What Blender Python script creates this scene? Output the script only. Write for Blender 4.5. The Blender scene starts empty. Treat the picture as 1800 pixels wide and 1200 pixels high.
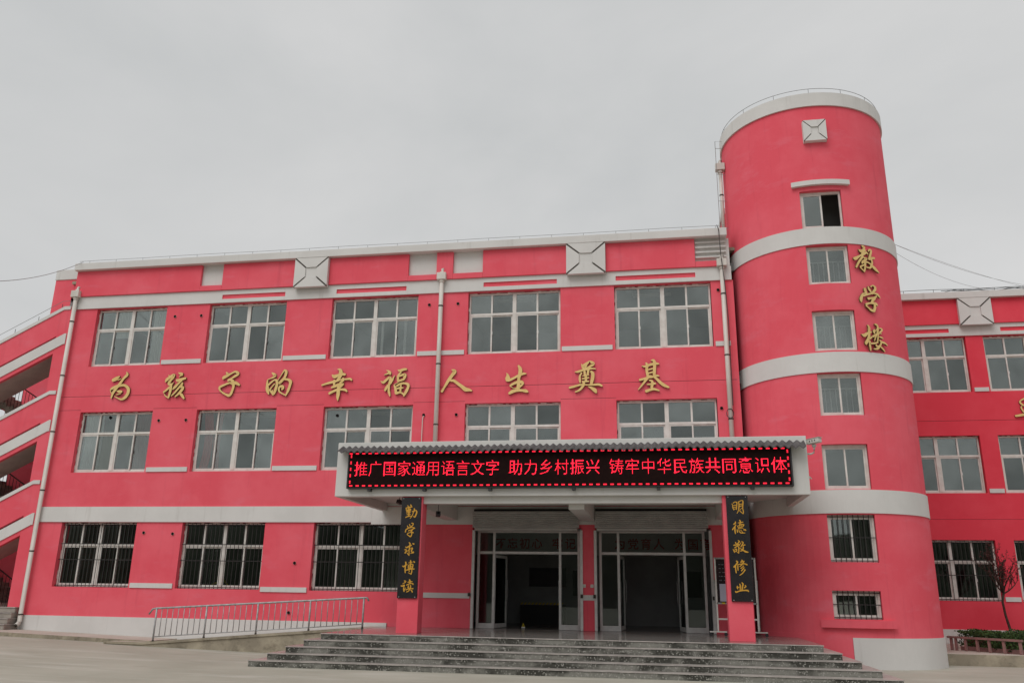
import bpy, math, random
from mathutils import Vector, Matrix
S = bpy.context.scene
R = math.radians
random.seed(7)
# ------------------------------------------------------------------ camera
CAM = bpy.data.cameras.new('camera'); cam = bpy.data.objects.new('camera', CAM)
S.collection.objects.link(cam); S.camera = cam
CAM.sensor_width = 36.0; CAM.lens = 29.415; CAM.clip_start = 0.1; CAM.clip_end = 2000
PAN, TILT, ROLL = -0.1749, 0.2933, 0.0159
_F = Vector((math.sin(PAN)*math.cos(TILT), math.cos(PAN)*math.cos(TILT), math.sin(TILT)))
_R0 = Vector((math.cos(PAN), -math.sin(PAN), 0)); _U0 = _R0.cross(_F)
_Rr = _R0*math.cos(ROLL)+_U0*math.sin(ROLL); _Up = -_R0*math.sin(ROLL)+_U0*math.cos(ROLL)
m = Matrix((( _Rr.x,_Up.x,-_F.x),(_Rr.y,_Up.y,-_F.y),(_Rr.z,_Up.z,-_F.z)))
cam.matrix_world = Matrix.Translation((0,-24.7305,1.6367)) @ m.to_4x4()
# ------------------------------------------------------------------ overcast sky
W = bpy.data.worlds.new('World'); S.world = W; W.use_nodes = True
nt = W.node_tree; nt.nodes.clear(); N = nt.nodes.new; L = nt.links.new
out = N('ShaderNodeOutputWorld'); bg = N('ShaderNodeBackground')
sky = N('ShaderNodeTexSky'); sky.sky_type = 'NISHITA'; sky.sun_disc = False
SUN_EL, SUN_AZ = R(52), R(205)      # azimuth measured clockwise from +Y
sky.sun_elevation = SUN_EL; sky.sun_rotation = SUN_AZ
sky.air_density = 1.0; sky.dust_density = 3.0
hsv = N('ShaderNodeHueSaturation'); hsv.inputs['Saturation'].default_value = 0.12
tc = N('ShaderNodeTexCoord'); mp = N('ShaderNodeMapping'); mp.inputs['Scale'].default_value = (1.0,1.0,2.2); mp.inputs['Location'].default_value = (2.7,5.1,1.2)
no = N('ShaderNodeTexNoise'); no.inputs['Scale'].default_value = 1.2; no.inputs['Detail'].default_value = 6; no.inputs['Roughness'].default_value = 0.55; no.inputs['Distortion'].default_value=0.35
rp = N('ShaderNodeValToRGB')
rp.color_ramp.elements[0].position = 0.33; rp.color_ramp.elements[0].color = (5.45,5.60,5.66,1)
rp.color_ramp.elements[1].position = 0.64; rp.color_ramp.elements[1].color = (6.85,6.85,6.85,1)
mx = N('ShaderNodeMix'); mx.data_type = 'RGBA'; mx.inputs['Factor'].default_value = 0.96
bg.inputs['Strength'].default_value = 0.1
L(tc.outputs['Generated'], mp.inputs['Vector']); L(mp.outputs['Vector'], no.inputs['Vector']); L(no.outputs['Fac'], rp.inputs['Fac'])
L(sky.outputs['Color'], hsv.inputs['Color']); L(hsv.outputs['Color'], mx.inputs['A']); L(rp.outputs['Color'], mx.inputs['B'])
L(mx.outputs['Result'], bg.inputs['Color']); L(bg.outputs['Background'], out.inputs['Surface'])
SUN = bpy.data.lights.new('sun','SUN'); SUN.energy = 1.45; SUN.angle = R(40); SUN.color = (1.0,0.975,0.95)
so = bpy.data.objects.new('sun', SUN); S.collection.objects.link(so)
sd = Vector((math.sin(SUN_AZ)*math.cos(SUN_EL), math.cos(SUN_AZ)*math.cos(SUN_EL), math.sin(SUN_EL)))
so.rotation_euler = sd.to_track_quat('Z','Y').to_euler(); so.location = (0,-30,40)
S.view_settings.view_transform = 'Standard'; S.view_settings.look = 'None'
S.view_settings.exposure = 0.0; S.view_settings.gamma = 1.0; S.view_settings.use_curve_mapping = False
S.cycles.max_bounces = 8; S.cycles.transparent_max_bounces = 16; S.cycles.caustics_reflective = False; S.cycles.caustics_refractive = False

# ------------------------------------------------------------------ materials
M = {}
def mat(name, col, rough=0.8, spec=0.3, metal=0.0, col2=None, scale=1.0, detail=4, bump=0.0, bscale=60, speck=None, emit=None, lo=0.4, hi=0.62, stretch=(1,1,1), streak=None, streak2=None):
    ma = bpy.data.materials.new(name); ma.use_nodes = True; n = ma.node_tree.nodes; l = ma.node_tree.links
    b = n['Principled BSDF']; b.inputs['Roughness'].default_value = rough; b.inputs['Metallic'].default_value = metal
    b.inputs['Specular IOR Level'].default_value = spec
    b.inputs['Base Color'].default_value = (*col,1)
    tcx = n.new('ShaderNodeTexCoord'); src = None
    if col2:
        mpp = n.new('ShaderNodeMapping'); mpp.inputs['Scale'].default_value = stretch
        l.new(tcx.outputs['Object'], mpp.inputs['Vector'])
        nn = n.new('ShaderNodeTexNoise'); nn.inputs['Scale'].default_value = scale; nn.inputs['Detail'].default_value = detail; nn.inputs['Roughness'].default_value = 0.62
        l.new(mpp.outputs['Vector'], nn.inputs['Vector'])
        r = n.new('ShaderNodeValToRGB'); r.color_ramp.elements[0].position = lo; r.color_ramp.elements[1].position = hi
        r.color_ramp.elements[0].color = (*col,1); r.color_ramp.elements[1].color = (*col2,1)
        l.new(nn.outputs['Fac'], r.inputs['Fac']); src = r.outputs['Color']
    for streak in [q for q in (streak,streak2) if q]:      # weather streaks and scuffs with a shape of their own
        mp2 = n.new('ShaderNodeMapping'); mp2.inputs['Scale'].default_value = streak[1]
        l.new(tcx.outputs['Object'], mp2.inputs['Vector'])
        n2 = n.new('ShaderNodeTexNoise'); n2.inputs['Scale'].default_value = 1.0; n2.inputs['Detail'].default_value = 6; n2.inputs['Roughness'].default_value = 0.7
        l.new(mp2.outputs['Vector'], n2.inputs['Vector'])
        r2 = n.new('ShaderNodeValToRGB'); r2.color_ramp.elements[0].position = streak[2]; r2.color_ramp.elements[1].position = streak[3]
        l.new(n2.outputs['Fac'], r2.inputs['Fac'])
        mm = n.new('ShaderNodeMix'); mm.data_type='RGBA'; mm.inputs['B'].default_value = (*streak[0],1)
        mul = n.new('ShaderNodeMath'); mul.operation='MULTIPLY'; mul.inputs[1].default_value = streak[4]
        l.new(r2.outputs['Color'], mul.inputs[0]); l.new(mul.outputs[0], mm.inputs['Factor'])
        if src: l.new(src, mm.inputs['A'])
        else: mm.inputs['A'].default_value = (*col,1)
        src = mm.outputs['Result']
    if speck:
        v = n.new('ShaderNodeTexVoronoi'); v.inputs['Scale'].default_value = speck[1]
        l.new(tcx.outputs['Object'], v.inputs['Vector'])
        hs = n.new('ShaderNodeSeparateColor'); l.new(v.outputs['Color'], hs.inputs['Color'])
        cr = n.new('ShaderNodeValToRGB'); cr.color_ramp.elements[0].position = speck[2]; cr.color_ramp.elements[1].position = speck[2]+0.08
        l.new(hs.outputs[0], cr.inputs['Fac'])
        mm = n.new('ShaderNodeMix'); mm.data_type='RGBA'; mm.inputs['B'].default_value = (*speck[0],1)
        l.new(cr.outputs['Color'], mm.inputs['Factor'])
        if src: l.new(src, mm.inputs['A'])
        else: mm.inputs['A'].default_value = (*col,1)
        src = mm.outputs['Result']
    if src: l.new(src, b.inputs['Base Color'])
    if bump:
        nb = n.new('ShaderNodeTexNoise'); nb.inputs['Scale'].default_value = bscale; nb.inputs['Detail'].default_value = 5
        l.new(tcx.outputs['Object'], nb.inputs['Vector'])
        bp = n.new('ShaderNodeBump'); bp.inputs['Strength'].default_value = bump; bp.inputs['Distance'].default_value = 0.01
        l.new(nb.outputs['Fac'], bp.inputs['Height']); l.new(bp.outputs['Normal'], b.inputs['Normal'])
    if emit:
        b.inputs['Emission Color'].default_value = (*emit[0],1); b.inputs['Emission Strength'].default_value = emit[1]
    M[name] = ma; return ma
mat('red_paint', (0.775,0.098,0.134), 0.85, 0.2, col2=(0.82,0.132,0.172), scale=0.55, detail=5, bump=0.35, bscale=45, streak=((0.76,0.20,0.26),(0.8,0.8,2.4),0.55,0.75,0.5), streak2=((0.50,0.055,0.085),(3.5,3.5,0.22),0.56,0.80,0.40))
mat('wing_red', (0.74,0.055,0.085), 0.85, 0.2, col2=(0.79,0.078,0.11), scale=0.5, detail=5, bump=0.35, bscale=45)  # deeper, more saturated red than the main block
mat('white_paint', (0.625,0.61,0.59), 0.85, 0.2, col2=(0.67,0.655,0.635), scale=0.7, bump=0.3, bscale=40, streak=((0.36,0.33,0.30),(5.0,5.0,0.35),0.58,0.76,0.35))
mat('porch_white', (0.60,0.59,0.565), 0.8, 0.25, col2=(0.65,0.64,0.615), scale=0.8, bump=0.2, bscale=40, streak=((0.40,0.37,0.33),(4.0,4.0,0.5),0.60,0.78,0.35))
mat('frame_white', (0.72,0.69,0.65), 0.45, 0.4, col2=(0.62,0.58,0.54), scale=3)
mat('steel_frame', (0.62,0.62,0.60), 0.4, 0.5, col2=(0.54,0.53,0.52), scale=6)
mat('shutter_metal', (0.50,0.49,0.47), 0.5, 0.4, metal=0.0, col2=(0.42,0.41,0.40), scale=3)
mat('grille_iron', (0.035,0.03,0.03), 0.6, 0.3)
mat('gold', (0.80,0.57,0.22), 0.45, 0.5, metal=0.15, col2=(0.72,0.50,0.18), scale=6, bump=0.15, bscale=25)
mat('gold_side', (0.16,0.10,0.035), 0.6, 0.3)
mat('board_gold', (0.62,0.33,0.04), 0.45, 0.4, metal=0.2)
mat('board_black', (0.012,0.011,0.013), 0.22, 0.5, col2=(0.018,0.016,0.018), scale=4)
mat('pvc_pipe', (0.66,0.62,0.57), 0.5, 0.4, col2=(0.56,0.53,0.48), scale=2, stretch=(1,1,0.4))
mat('dark_metal', (0.03,0.03,0.032), 0.5, 0.4)
mat('joint_dark', (0.08,0.07,0.06), 0.8, 0.2)
mat('hole_dark', (0.012,0.011,0.011), 0.9, 0.1)
mat('galvanised', (0.40,0.405,0.41), 0.42, 0.5, metal=0.2, col2=(0.28,0.27,0.26), scale=9)
mat('concrete', (0.345,0.33,0.275), 0.9, 0.15, col2=(0.41,0.39,0.33), scale=0.45, detail=8, bump=0.25, bscale=18, lo=0.35, hi=0.65, streak=((0.54,0.52,0.47),(0.22,1.3,1),0.52,0.66,0.5), streak2=((0.30,0.27,0.22),(0.5,0.9,1),0.58,0.72,0.35))
mat('old_concrete', (0.40,0.35,0.265), 0.9, 0.15, col2=(0.27,0.235,0.18), scale=1.6, detail=8, bump=0.4, bscale=20, streak=((0.11,0.09,0.065),(2.2,2.2,3.0),0.50,0.66,0.55))
mat('pavement', (0.42,0.37,0.32), 0.9, 0.15, col2=(0.48,0.43,0.38), scale=1.2, detail=8, bump=0.3, bscale=20)
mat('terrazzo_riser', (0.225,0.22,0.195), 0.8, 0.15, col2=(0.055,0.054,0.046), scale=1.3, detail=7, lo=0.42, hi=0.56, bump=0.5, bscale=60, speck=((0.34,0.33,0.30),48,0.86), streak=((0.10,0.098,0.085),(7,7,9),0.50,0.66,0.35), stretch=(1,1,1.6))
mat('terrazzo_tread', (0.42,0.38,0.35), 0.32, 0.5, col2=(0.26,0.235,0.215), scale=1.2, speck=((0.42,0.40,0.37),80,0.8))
mat('platform_floor', (0.21,0.19,0.175), 0.16, 0.5, col2=(0.20,0.185,0.17), scale=1.0, speck=((0.32,0.30,0.28),80,0.8))
mat('nosing', (0.47,0.43,0.40), 0.5, 0.3, col2=(0.34,0.31,0.29), scale=5)
mat('stair_stone', (0.36,0.32,0.28), 0.9, 0.2, col2=(0.24,0.215,0.19), scale=3)
mat('soffit_brown', (0.56,0.44,0.40), 0.9, 0.2, col2=(0.48,0.37,0.34), scale=2)
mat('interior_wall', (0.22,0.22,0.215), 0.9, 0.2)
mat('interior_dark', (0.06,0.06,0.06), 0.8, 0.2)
mat('hall_wall', (0.36,0.37,0.37), 0.7, 0.3, col2=(0.30,0.31,0.31), scale=1)
mat('hall_beam', (0.55,0.55,0.53), 0.8, 0.2)
mat('hall_text', (0.45,0.02,0.02), 0.6, 0.2)
mat('led_screen', (0.012,0.005,0.005), 0.7, 0.05, col2=(0.016,0.007,0.006), scale=8)
mat('led_red', (0.3,0.01,0.02), 0.5, 0.2, emit=((1.0,0.018,0.045),1.25))
mat('led_dot', (0.3,0.01,0.02), 0.5, 0.0, emit=((1.0,0.018,0.045),2.6))
mat('tile_grey', (0.085,0.078,0.078), 0.75, 0.2, col2=(0.13,0.12,0.12), scale=4, detail=6)
mat('cctv_body', (0.55,0.54,0.50), 0.45, 0.4)
mat('yellow', (0.65,0.50,0.03), 0.6, 0.3)
mat('paper', (0.45,0.43,0.52), 0.8, 0.2)
mat('chalk', (0.16,0.16,0.17), 0.9, 0.1)
mat('fence_pink', (0.30,0.16,0.15), 0.6, 0.3, col2=(0.22,0.13,0.12), scale=6)
mat('bark', (0.05,0.032,0.026), 0.9, 0.1, col2=(0.085,0.055,0.045), scale=14)
mat('leaf', (0.035,0.07,0.018), 0.7, 0.25, col2=(0.07,0.115,0.03), scale=5)
mat('leaf_dark', (0.022,0.042,0.014), 0.7, 0.25, col2=(0.045,0.075,0.022), scale=5)
mat('bud', (0.05,0.022,0.02), 0.8, 0.2, col2=(0.09,0.035,0.03), scale=9)
mat('soil', (0.10,0.07,0.05), 0.95, 0.1)
mat('hill', (0.03,0.036,0.024), 0.95, 0.1, col2=(0.055,0.058,0.042), scale=0.12, detail=8)
mat('curtain_grey', (0.9,0.9,0.9), 0.9, 0.1); mat('curtain_beige', (0.50,0.47,0.40), 0.9, 0.1)
mat('curtain_pink', (0.36,0.19,0.19), 0.9, 0.1); mat('curtain_red', (0.6,0.04,0.04), 0.9, 0.1)
mat('lamp_white', (0.75,0.75,0.75), 0.5, 0.2)
mat('wire_grey', (0.25,0.25,0.25), 0.6, 0.3)
mat('wire_dark', (0.06,0.06,0.06), 0.6, 0.3)
def glass(name, refl, tint, rough=0.01, bump=0.0):
    ma = bpy.data.materials.new(name); ma.use_nodes = True; n = ma.node_tree.nodes; l = ma.node_tree.links; n.clear()
    o = n.new('ShaderNodeOutputMaterial'); g = n.new('ShaderNodeBsdfGlossy'); g.inputs['Roughness'].default_value = rough; g.inputs['Color'].default_value=(0.92,0.99,0.96,1)
    t = n.new('ShaderNodeBsdfTransparent'); t.inputs['Color'].default_value = (*tint,1)
    fr = n.new('ShaderNodeFresnel'); fr.inputs['IOR'].default_value = 1.5
    ad = n.new('ShaderNodeMath'); ad.operation='ADD'; ad.inputs[1].default_value = refl; ad.use_clamp = True
    mxx = n.new('ShaderNodeMixShader'); l.new(fr.outputs[0], ad.inputs[0])
    tg = n.new('ShaderNodeTexCoord'); sm = n.new('ShaderNodeTexNoise'); sm.inputs['Scale'].default_value = 1.1; sm.inputs['Detail'].default_value = 5   # smudge noise in reflectivity, standing in for uneven sky reflections
    og = n.new('ShaderNodeObjectInfo'); va = n.new('ShaderNodeVectorMath'); va.operation = 'ADD'; l.new(tg.outputs['Object'], va.inputs[0]); l.new(og.outputs['Location'], va.inputs[1])
    l.new(va.outputs[0], sm.inputs['Vector']); mr = n.new('ShaderNodeMapRange'); mr.inputs['From Min'].default_value=.35; mr.inputs['From Max'].default_value=.75; mr.inputs['To Min'].default_value=-refl*.15; mr.inputs['To Max'].default_value=refl*.55
    l.new(sm.outputs['Fac'], mr.inputs['Value']); a2 = n.new('ShaderNodeMath'); a2.operation='ADD'; a2.use_clamp=True; l.new(ad.outputs[0], a2.inputs[0]); l.new(mr.outputs[0], a2.inputs[1]); l.new(a2.outputs[0], mxx.inputs['Fac'])
    if bump:
        tcx = n.new('ShaderNodeTexCoord'); nb = n.new('ShaderNodeTexNoise'); nb.inputs['Scale'].default_value = 1.3; nb.inputs['Detail'].default_value = 1
        l.new(tcx.outputs['Object'], nb.inputs['Vector'])
        bp = n.new('ShaderNodeBump'); bp.inputs['Strength'].default_value = bump; bp.inputs['Distance'].default_value = 0.02
        l.new(nb.outputs['Fac'], bp.inputs['Height']); l.new(bp.outputs['Normal'], g.inputs['Normal'])
    l.new(t.outputs[0], mxx.inputs[1]); l.new(g.outputs[0], mxx.inputs[2]); l.new(mxx.outputs[0], o.inputs['Surface'])
    M[name] = ma
glass('window_glass', 0.08, (0.86,0.88,0.87), 0.02, 0.10)
glass('window_glass_dusty', 0.12, (0.80,0.82,0.81), 0.06, 0.14)
glass('window_glass_dark', 0.05, (0.82,0.84,0.83), 0.02, 0.08)
glass('door_glass', 0.0, (0.80,0.82,0.82), 0.01)

# ------------------------------------------------------------------ mesh helpers
class MB:
    def __init__(s): s.v=[]; s.f=[]; s.m=[]; s.mats=[]
    def mi(s, name):
        if name not in s.mats: s.mats.append(name)
        return s.mats.index(name)
    def face(s, pts, mt):
        i=len(s.v); s.v += [tuple(p) for p in pts]; s.f.append(tuple(range(i,i+len(pts)))); s.m.append(s.mi(mt)); return s
    def box(s, x0,x1,y0,y1,z0,z1, mt, skip=''):
        i=len(s.v); k=s.mi(mt)
        s.v += [(x0,y0,z0),(x1,y0,z0),(x1,y1,z0),(x0,y1,z0),(x0,y0,z1),(x1,y0,z1),(x1,y1,z1),(x0,y1,z1)]
        for n_,f in (('f',(0,1,5,4)),('r',(1,2,6,5)),('b',(2,3,7,6)),('l',(3,0,4,7)),('t',(4,5,6,7)),('d',(3,2,1,0))):
            if n_ not in skip: s.f.append(tuple(i+a for a in f)); s.m.append(k)
        return s
    def prism(s, poly, y0, y1, mt, side=None):      # polygon in xz (counter-clockwise seen from -y) extruded along y
        i=len(s.v); n=len(poly); k=s.mi(mt); ks=s.mi(side or mt)
        s.v += [(x,y0,z) for x,z in poly]+[(x,y1,z) for x,z in poly]
        s.f.append(tuple(range(i,i+n))); s.m.append(k); s.f.append(tuple(range(i+2*n-1,i+n-1,-1))); s.m.append(k)
        for a in range(n):
            b=(a+1)%n; s.f.append((i+b,i+a,i+n+a,i+n+b)); s.m.append(ks)
        return s
    def prism_dir(s, pts, d, mt):                   # planar polygon pts extruded by vector d
        i=len(s.v); n=len(pts); k=s.mi(mt); d=Vector(d)
        s.v += [tuple(Vector(p)) for p in pts]+[tuple(Vector(p)+d) for p in pts]
        s.f.append(tuple(range(i,i+n))); s.m.append(k); s.f.append(tuple(range(i+2*n-1,i+n-1,-1))); s.m.append(k)
        for a in range(n):
            b=(a+1)%n; s.f.append((i+b,i+a,i+n+a,i+n+b)); s.m.append(k)
        return s
    def tube(s, pts, r, mt, seg=8, caps=True):
        pts=[Vector(p) for p in pts]; k=s.mi(mt); rings=[]
        for j,p in enumerate(pts):
            d=(pts[min(j+1,len(pts)-1)]-pts[max(j-1,0)]).normalized()
            a=d.cross(Vector((0,0,1)) if abs(d.z)<.9 else Vector((1,0,0))).normalized(); b=d.cross(a)
            rr = r[j] if isinstance(r,(list,tuple)) else r
            i=len(s.v); s.v += [tuple(p+(a*math.cos(t)+b*math.sin(t))*rr) for t in [2*math.pi*q/seg for q in range(seg)]]; rings.append(i)
        for a,b in zip(rings,rings[1:]):
            for q in range(seg):
                s.f.append((a+q,a+(q+1)%seg,b+(q+1)%seg,b+q)); s.m.append(k)
        if caps:
            s.f.append(tuple(rings[0]+q for q in range(seg-1,-1,-1))); s.m.append(k)
            s.f.append(tuple(rings[-1]+q for q in range(seg))); s.m.append(k)
        return s
    def wall(s, x0,x1,z0,z1,y, ops, mt):            # sheet facing -y with openings (a,b,c,d,depth,backmat or None,reveal mat)
        xs=sorted({x0,x1,*[o[0] for o in ops],*[o[1] for o in ops]}); zs=sorted({z0,z1,*[o[2] for o in ops],*[o[3] for o in ops]})
        xs=[x for x in xs if x0<=x<=x1]; zs=[z for z in zs if z0<=z<=z1]
        for a,b in zip(xs,xs[1:]):
            for c,d in zip(zs,zs[1:]):
                cx,cz=(a+b)/2,(c+d)/2
                if any(o[0]<cx<o[1] and o[2]<cz<o[3] for o in ops): continue
                s.face([(a,y,c),(b,y,c),(b,y,d),(a,y,d)],mt)
        for a,b,c,d,dep,bk,rv in ops:
            q=y+dep
            s.face([(a,y,c),(a,y,d),(a,q,d),(a,q,c)],rv); s.face([(b,y,d),(b,y,c),(b,q,c),(b,q,d)],rv)
            s.face([(a,y,d),(b,y,d),(b,q,d),(a,q,d)],rv); s.face([(b,y,c),(a,y,c),(a,q,c),(b,q,c)],rv)
            if bk: s.face([(a,q,c),(b,q,c),(b,q,d),(a,q,d)],bk)
        return s
    def mesh(s, name):
        me=bpy.data.meshes.new(name); me.from_pydata(s.v,[],s.f)
        for mt in s.mats: me.materials.append(M[mt])
        me.polygons.foreach_set('material_index', s.m); me.update(); return me
    def build(s, name, parent=None, smooth=False, loc=None, kind=None):
        me=s.mesh(name)
        if smooth: me.polygons.foreach_set('use_smooth',[True]*len(me.polygons))
        return link(name, me, parent, loc, kind)
def link(name, me, parent=None, loc=None, kind=None, rot=None):
    o=bpy.data.objects.new(name, me); S.collection.objects.link(o)
    if parent: o.parent=parent
    if loc is not None: o.location=loc
    if rot: o.rotation_euler=rot
    if kind: o['kind']=kind
    return o
def tag(o, label=None, cat=None, group=None):
    if label: o['label']=label
    if cat: o['category']=cat
    if group: o['group']=group
    return o
def thing(name, label, cat, loc=(0,0,0), group=None, rotz=0):
    o=link(name,None,None,loc); o.rotation_euler=(0,0,rotz); o.empty_display_size=.3
    return tag(o,label,cat,group)
def bev(o, w=.008, seg=1):
    b=o.modifiers.new('bevel','BEVEL'); b.width=w; b.segments=seg; b.limit_method='ANGLE'; return o
def settle(root, base):
    base=Vector(base)
    for ch in root.children: ch.location = ch.location - base
    root.location = root.location + base

# ------------------------------------------------------------------ windows
def pane_mesh(w,h,mt):
    return MB().box(0,w,0,.006,0,h,mt).mesh('pane')
_pm={}
def pane(parent,x,y,z,w,h,tilt=True):
    mt=random.choice(('window_glass','window_glass','window_glass_dusty','window_glass_dark')); k=(round(w,3),round(h,3),mt)
    if k not in _pm: _pm[k]=pane_mesh(w,h,mt)
    o=link('pane',_pm[k],parent,(x,y,z))
    if tilt: o.rotation_euler=(R(random.uniform(-.5,.5)),0,R(random.uniform(-.25,.25)))
    return o
_fm={}
def big_window(parent,x0,x1,z0,z1,y,grille=False,tr=0.655):
    Wd,H=x1-x0,z1-z0; T=H*tr; q=Wd/4
    key=(round(Wd,2),round(H,2))
    if key not in _fm:
        b=MB(); F='frame_white'
        b.box(0,.05,0,.07,0,H,F).box(Wd-.05,Wd,0,.07,0,H,F).box(.05,Wd-.05,0,.07,0,.05,F).box(.05,Wd-.05,0,.07,H-.05,H,F)
        b.box(Wd/2-.06,Wd/2+.06,-.012,.07,.05,H-.05,F)
        b.box(.05,Wd/2-.06,-.006,.07,T-.035,T+.035,F).box(Wd/2+.06,Wd-.05,-.006,.07,T-.035,T+.035,F)
        for c in (q,3*q): b.box(c-.028,c+.028,0,.06,T+.035,H-.05,F)
        for a,c in ((.05,Wd/2-.06),(Wd/2+.06,Wd-.05)):
            mid=(a+c)/2
            for u,v,yy in ((a,mid+.025,.004),(mid-.02,c,.036)):
                b.box(u,u+.045,yy,yy+.028,.052,T-.037,F).box(v-.045,v,yy,yy+.028,.052,T-.037,F)
                b.box(u+.045,v-.045,yy,yy+.028,.052,.10,F).box(u+.045,v-.045,yy,yy+.028,T-.082,T-.037,F)
            b.box(mid+.028,mid+.04,-.018,.004,T*.48,T*.48+.10,'lamp_white')
        _fm[key]=b.mesh('window')
    w=link('window',_fm[key],parent,(x0,y,z0))
    for a,c in ((.05,q-.028),(q+.028,Wd/2-.06),(Wd/2+.06,3*q-.028),(3*q+.028,Wd-.05)): pane(w,a,.03,T+.035,c-a,H-.05-T-.035)
    for a,c in ((.05,Wd/2-.06),(Wd/2+.06,Wd-.05)):
        mid=(a+c)/2
        pane(w,a+.045,.016,.10,mid+.025-.045-a-.045,T-.082-.10); pane(w,mid-.02+.045,.048,.10,c-.045-mid+.02-.045,T-.082-.10)
    if grille:
        g=MB(); n=int(round(Wd/.135))
        for i in range(1,n): g.box(i*Wd/n-.007,i*Wd/n+.007,-.105,-.091,.0,H-.01,'grille_iron')
        for zz in (.03,.82,H*tr+.03,H-.05): g.box(.0,Wd,-.091,-.083,zz-.012,zz+.012,'grille_iron')
        g.build('grille',w,kind='stuff')
    return w
_rag={}
def sealant(parent,x0,x1,z0,z1,y):                 # rough cream mortar left round the frame where the paint stops
    b=MB(); n=int((x1-x0)/.09)
    for i in range(n):
        a=x0+(x1-x0)*i/n; h=random.choice((.0,.012,.02,.03,.008))
        if h: b.box(a,a+(x1-x0)/n,y-.006,y-.001,z1-h-.0,z1-.001,'frame_white')
    n=int((z1-z0)/.12)
    for i in range(n):
        a=z0+(z1-z0)*i/n
        h=random.choice((0,0,.01,.02))
        if h: b.box(x0+.001,x0+h,y-.006,y-.001,a,a+(z1-z0)/n,'frame_white')
    return b.build('mortar_edge',parent,kind='stuff')

FR={3:(8.85,10.92),2:(5.25,7.27),1:(1.66,3.66)}
WX=[(-19.05,-16.39),(-14.81,-12.03),(-10.43,-7.48),(-5.82,-2.84),(-1.16,1.79)]

# ------------------------------------------------------------------ main school block
def downpipe(parent,x,y,z0,z1,r=.07,head=True,outlet=False,joints=None):
    b=MB(); pts=[(x,y,z1-.05),(x,y,z0)]
    if outlet: pts=[(x,y,z1-.05),(x,y,z0+.12),(x,y-.03,z0+.05),(x,y-.12,z0)]
    b.tube(pts,r,'pvc_pipe',10)
    if outlet:
        b.tube([(x,y-.122,z0-.002),(x,y-.126,z0-.004)],r*.8,'joint_dark',10)
    b.tube([(x,y,z1-.05),(x,y,z1+.16),(x+.02,y+.03,z1+.24),(x+.02,y+.16,z1+.27)],r,'pvc_pipe',10)
    p=b.build('downpipe',parent,smooth=True)
    if head: bev(MB().box(x-.15,x+.15,y-.12,y+.1,z1-.12,z1+.12,'pvc_pipe').tube([(x,y,z1-.2),(x,y,z1-.12)],.09,'pvc_pipe',10).build('rain_head',p),.015,2)
    for z in (joints if joints is not None else [z1-1.0-1.93*k for k in range(int((z1-z0-1)/1.93)+1)]):
        MB().tube([(x,y,z-.02),(x,y,z+.02)],r+.010,'joint_dark',10).build('pipe_joint',p,smooth=True)
    return p
def ornament(parent,x0,x1,z0,z1,yb,yf,name='ornament_panel',local=False):
    # square relief panel: backing, four trapezoid faces with open diagonal joints, sunk square centre
    b=MB(); Wp='white_paint'; w=x1-x0; h=z1-z0; yb2=yf+.06
    b.box(x0,x1,yb2,yb,z0,z1,Wp)
    c0,c1=x0+w*.33,x1-w*.33; d0,d1=z0+h*.33,z1-h*.33; g=.03*w
    top=[(x0+g,z1),(c0+g,d1),(c1-g,d1),(x1-g,z1)]; bot=[(x1-g,z0),(c1-g,d0),(c0+g,d0),(x0+g,z0)]
    lef=[(x0,z1-g),(x0,z0+g),(c0,d0+g),(c0,d1-g)]; rig=[(x1,z0+g),(x1,z1-g),(c1,d1-g),(c1,d0+g)]
    for poly in (top,bot,lef,rig): b.prism(poly,yf,yb2,Wp)
    b.box(c0+.004,c1-.004,yf+.035,yb2,d0+.004,d1-.004,Wp)
    # dark filler in the joints: shade of the open gaps put into colour
    for (a,b_),(c,d) in (((x0,z1),(c0-.0,d1)),((x1,z1),(c1,d1)),((x0,z0),(c0,d0)),((x1,z0),(c1,d0))):
        dx,dz=c-a,d-b_; ln=math.hypot(dx,dz); nx,nz=-dz/ln*g*.6,dx/ln*g*.6
        e=.93
        q=[(a+dx*.03+nx,b_+dz*.03+nz),(a+dx*.03-nx,b_+dz*.03-nz),(a+dx*e-nx,b_+dz*e-nz),(a+dx*e+nx,b_+dz*e+nz)]
        if (q[1][0]-q[0][0])*(q[2][1]-q[0][1])-(q[1][1]-q[0][1])*(q[2][0]-q[0][0])<0: q=q[::-1]
        b.prism(q,yf+.012,yb2-.004,'joint_dark')
    return b.build(name,parent)

bld=thing('school_building','long three-storey red school block with white bands and barred ground floor windows','building')
b=MB(); ops=[]
for f,(z0,z1) in FR.items():
    for i,(a,c) in enumerate(WX):
        if f==1 and i>2: continue
        ops.append((a,c,z0,z1,.26,None,'red_paint'))
ops.append((-5.46,-2.25,.60,3.52,.45,None,'red_paint')); ops.append((-1.84,1.41,.60,3.52,.45,None,'red_paint'))
ops.append((-20.02,2.4,7.80,7.812,.012,'joint_dark','joint_dark'))
for a,c in ((-19.95,-19.05),(-16.39,-14.81),(-12.03,-10.43),(-7.48,-5.82),(-2.84,-1.16)):
    ops.append((a,c,7.335,7.345,.010,'joint_dark','joint_dark'))
b.wall(-20.02,2.46,-.3,10.94,0,ops,'red_paint')
b.box(-20.02,-20.0,.01,9.88,10.9,12.32,'red_paint'); b.box(-20.49,2.9,9.9,10,0,12.3,'red_paint'); b.box(2.9,2.95,.0,9.88,0,12.3,'red_paint')
b.build('wall',bld)
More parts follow.
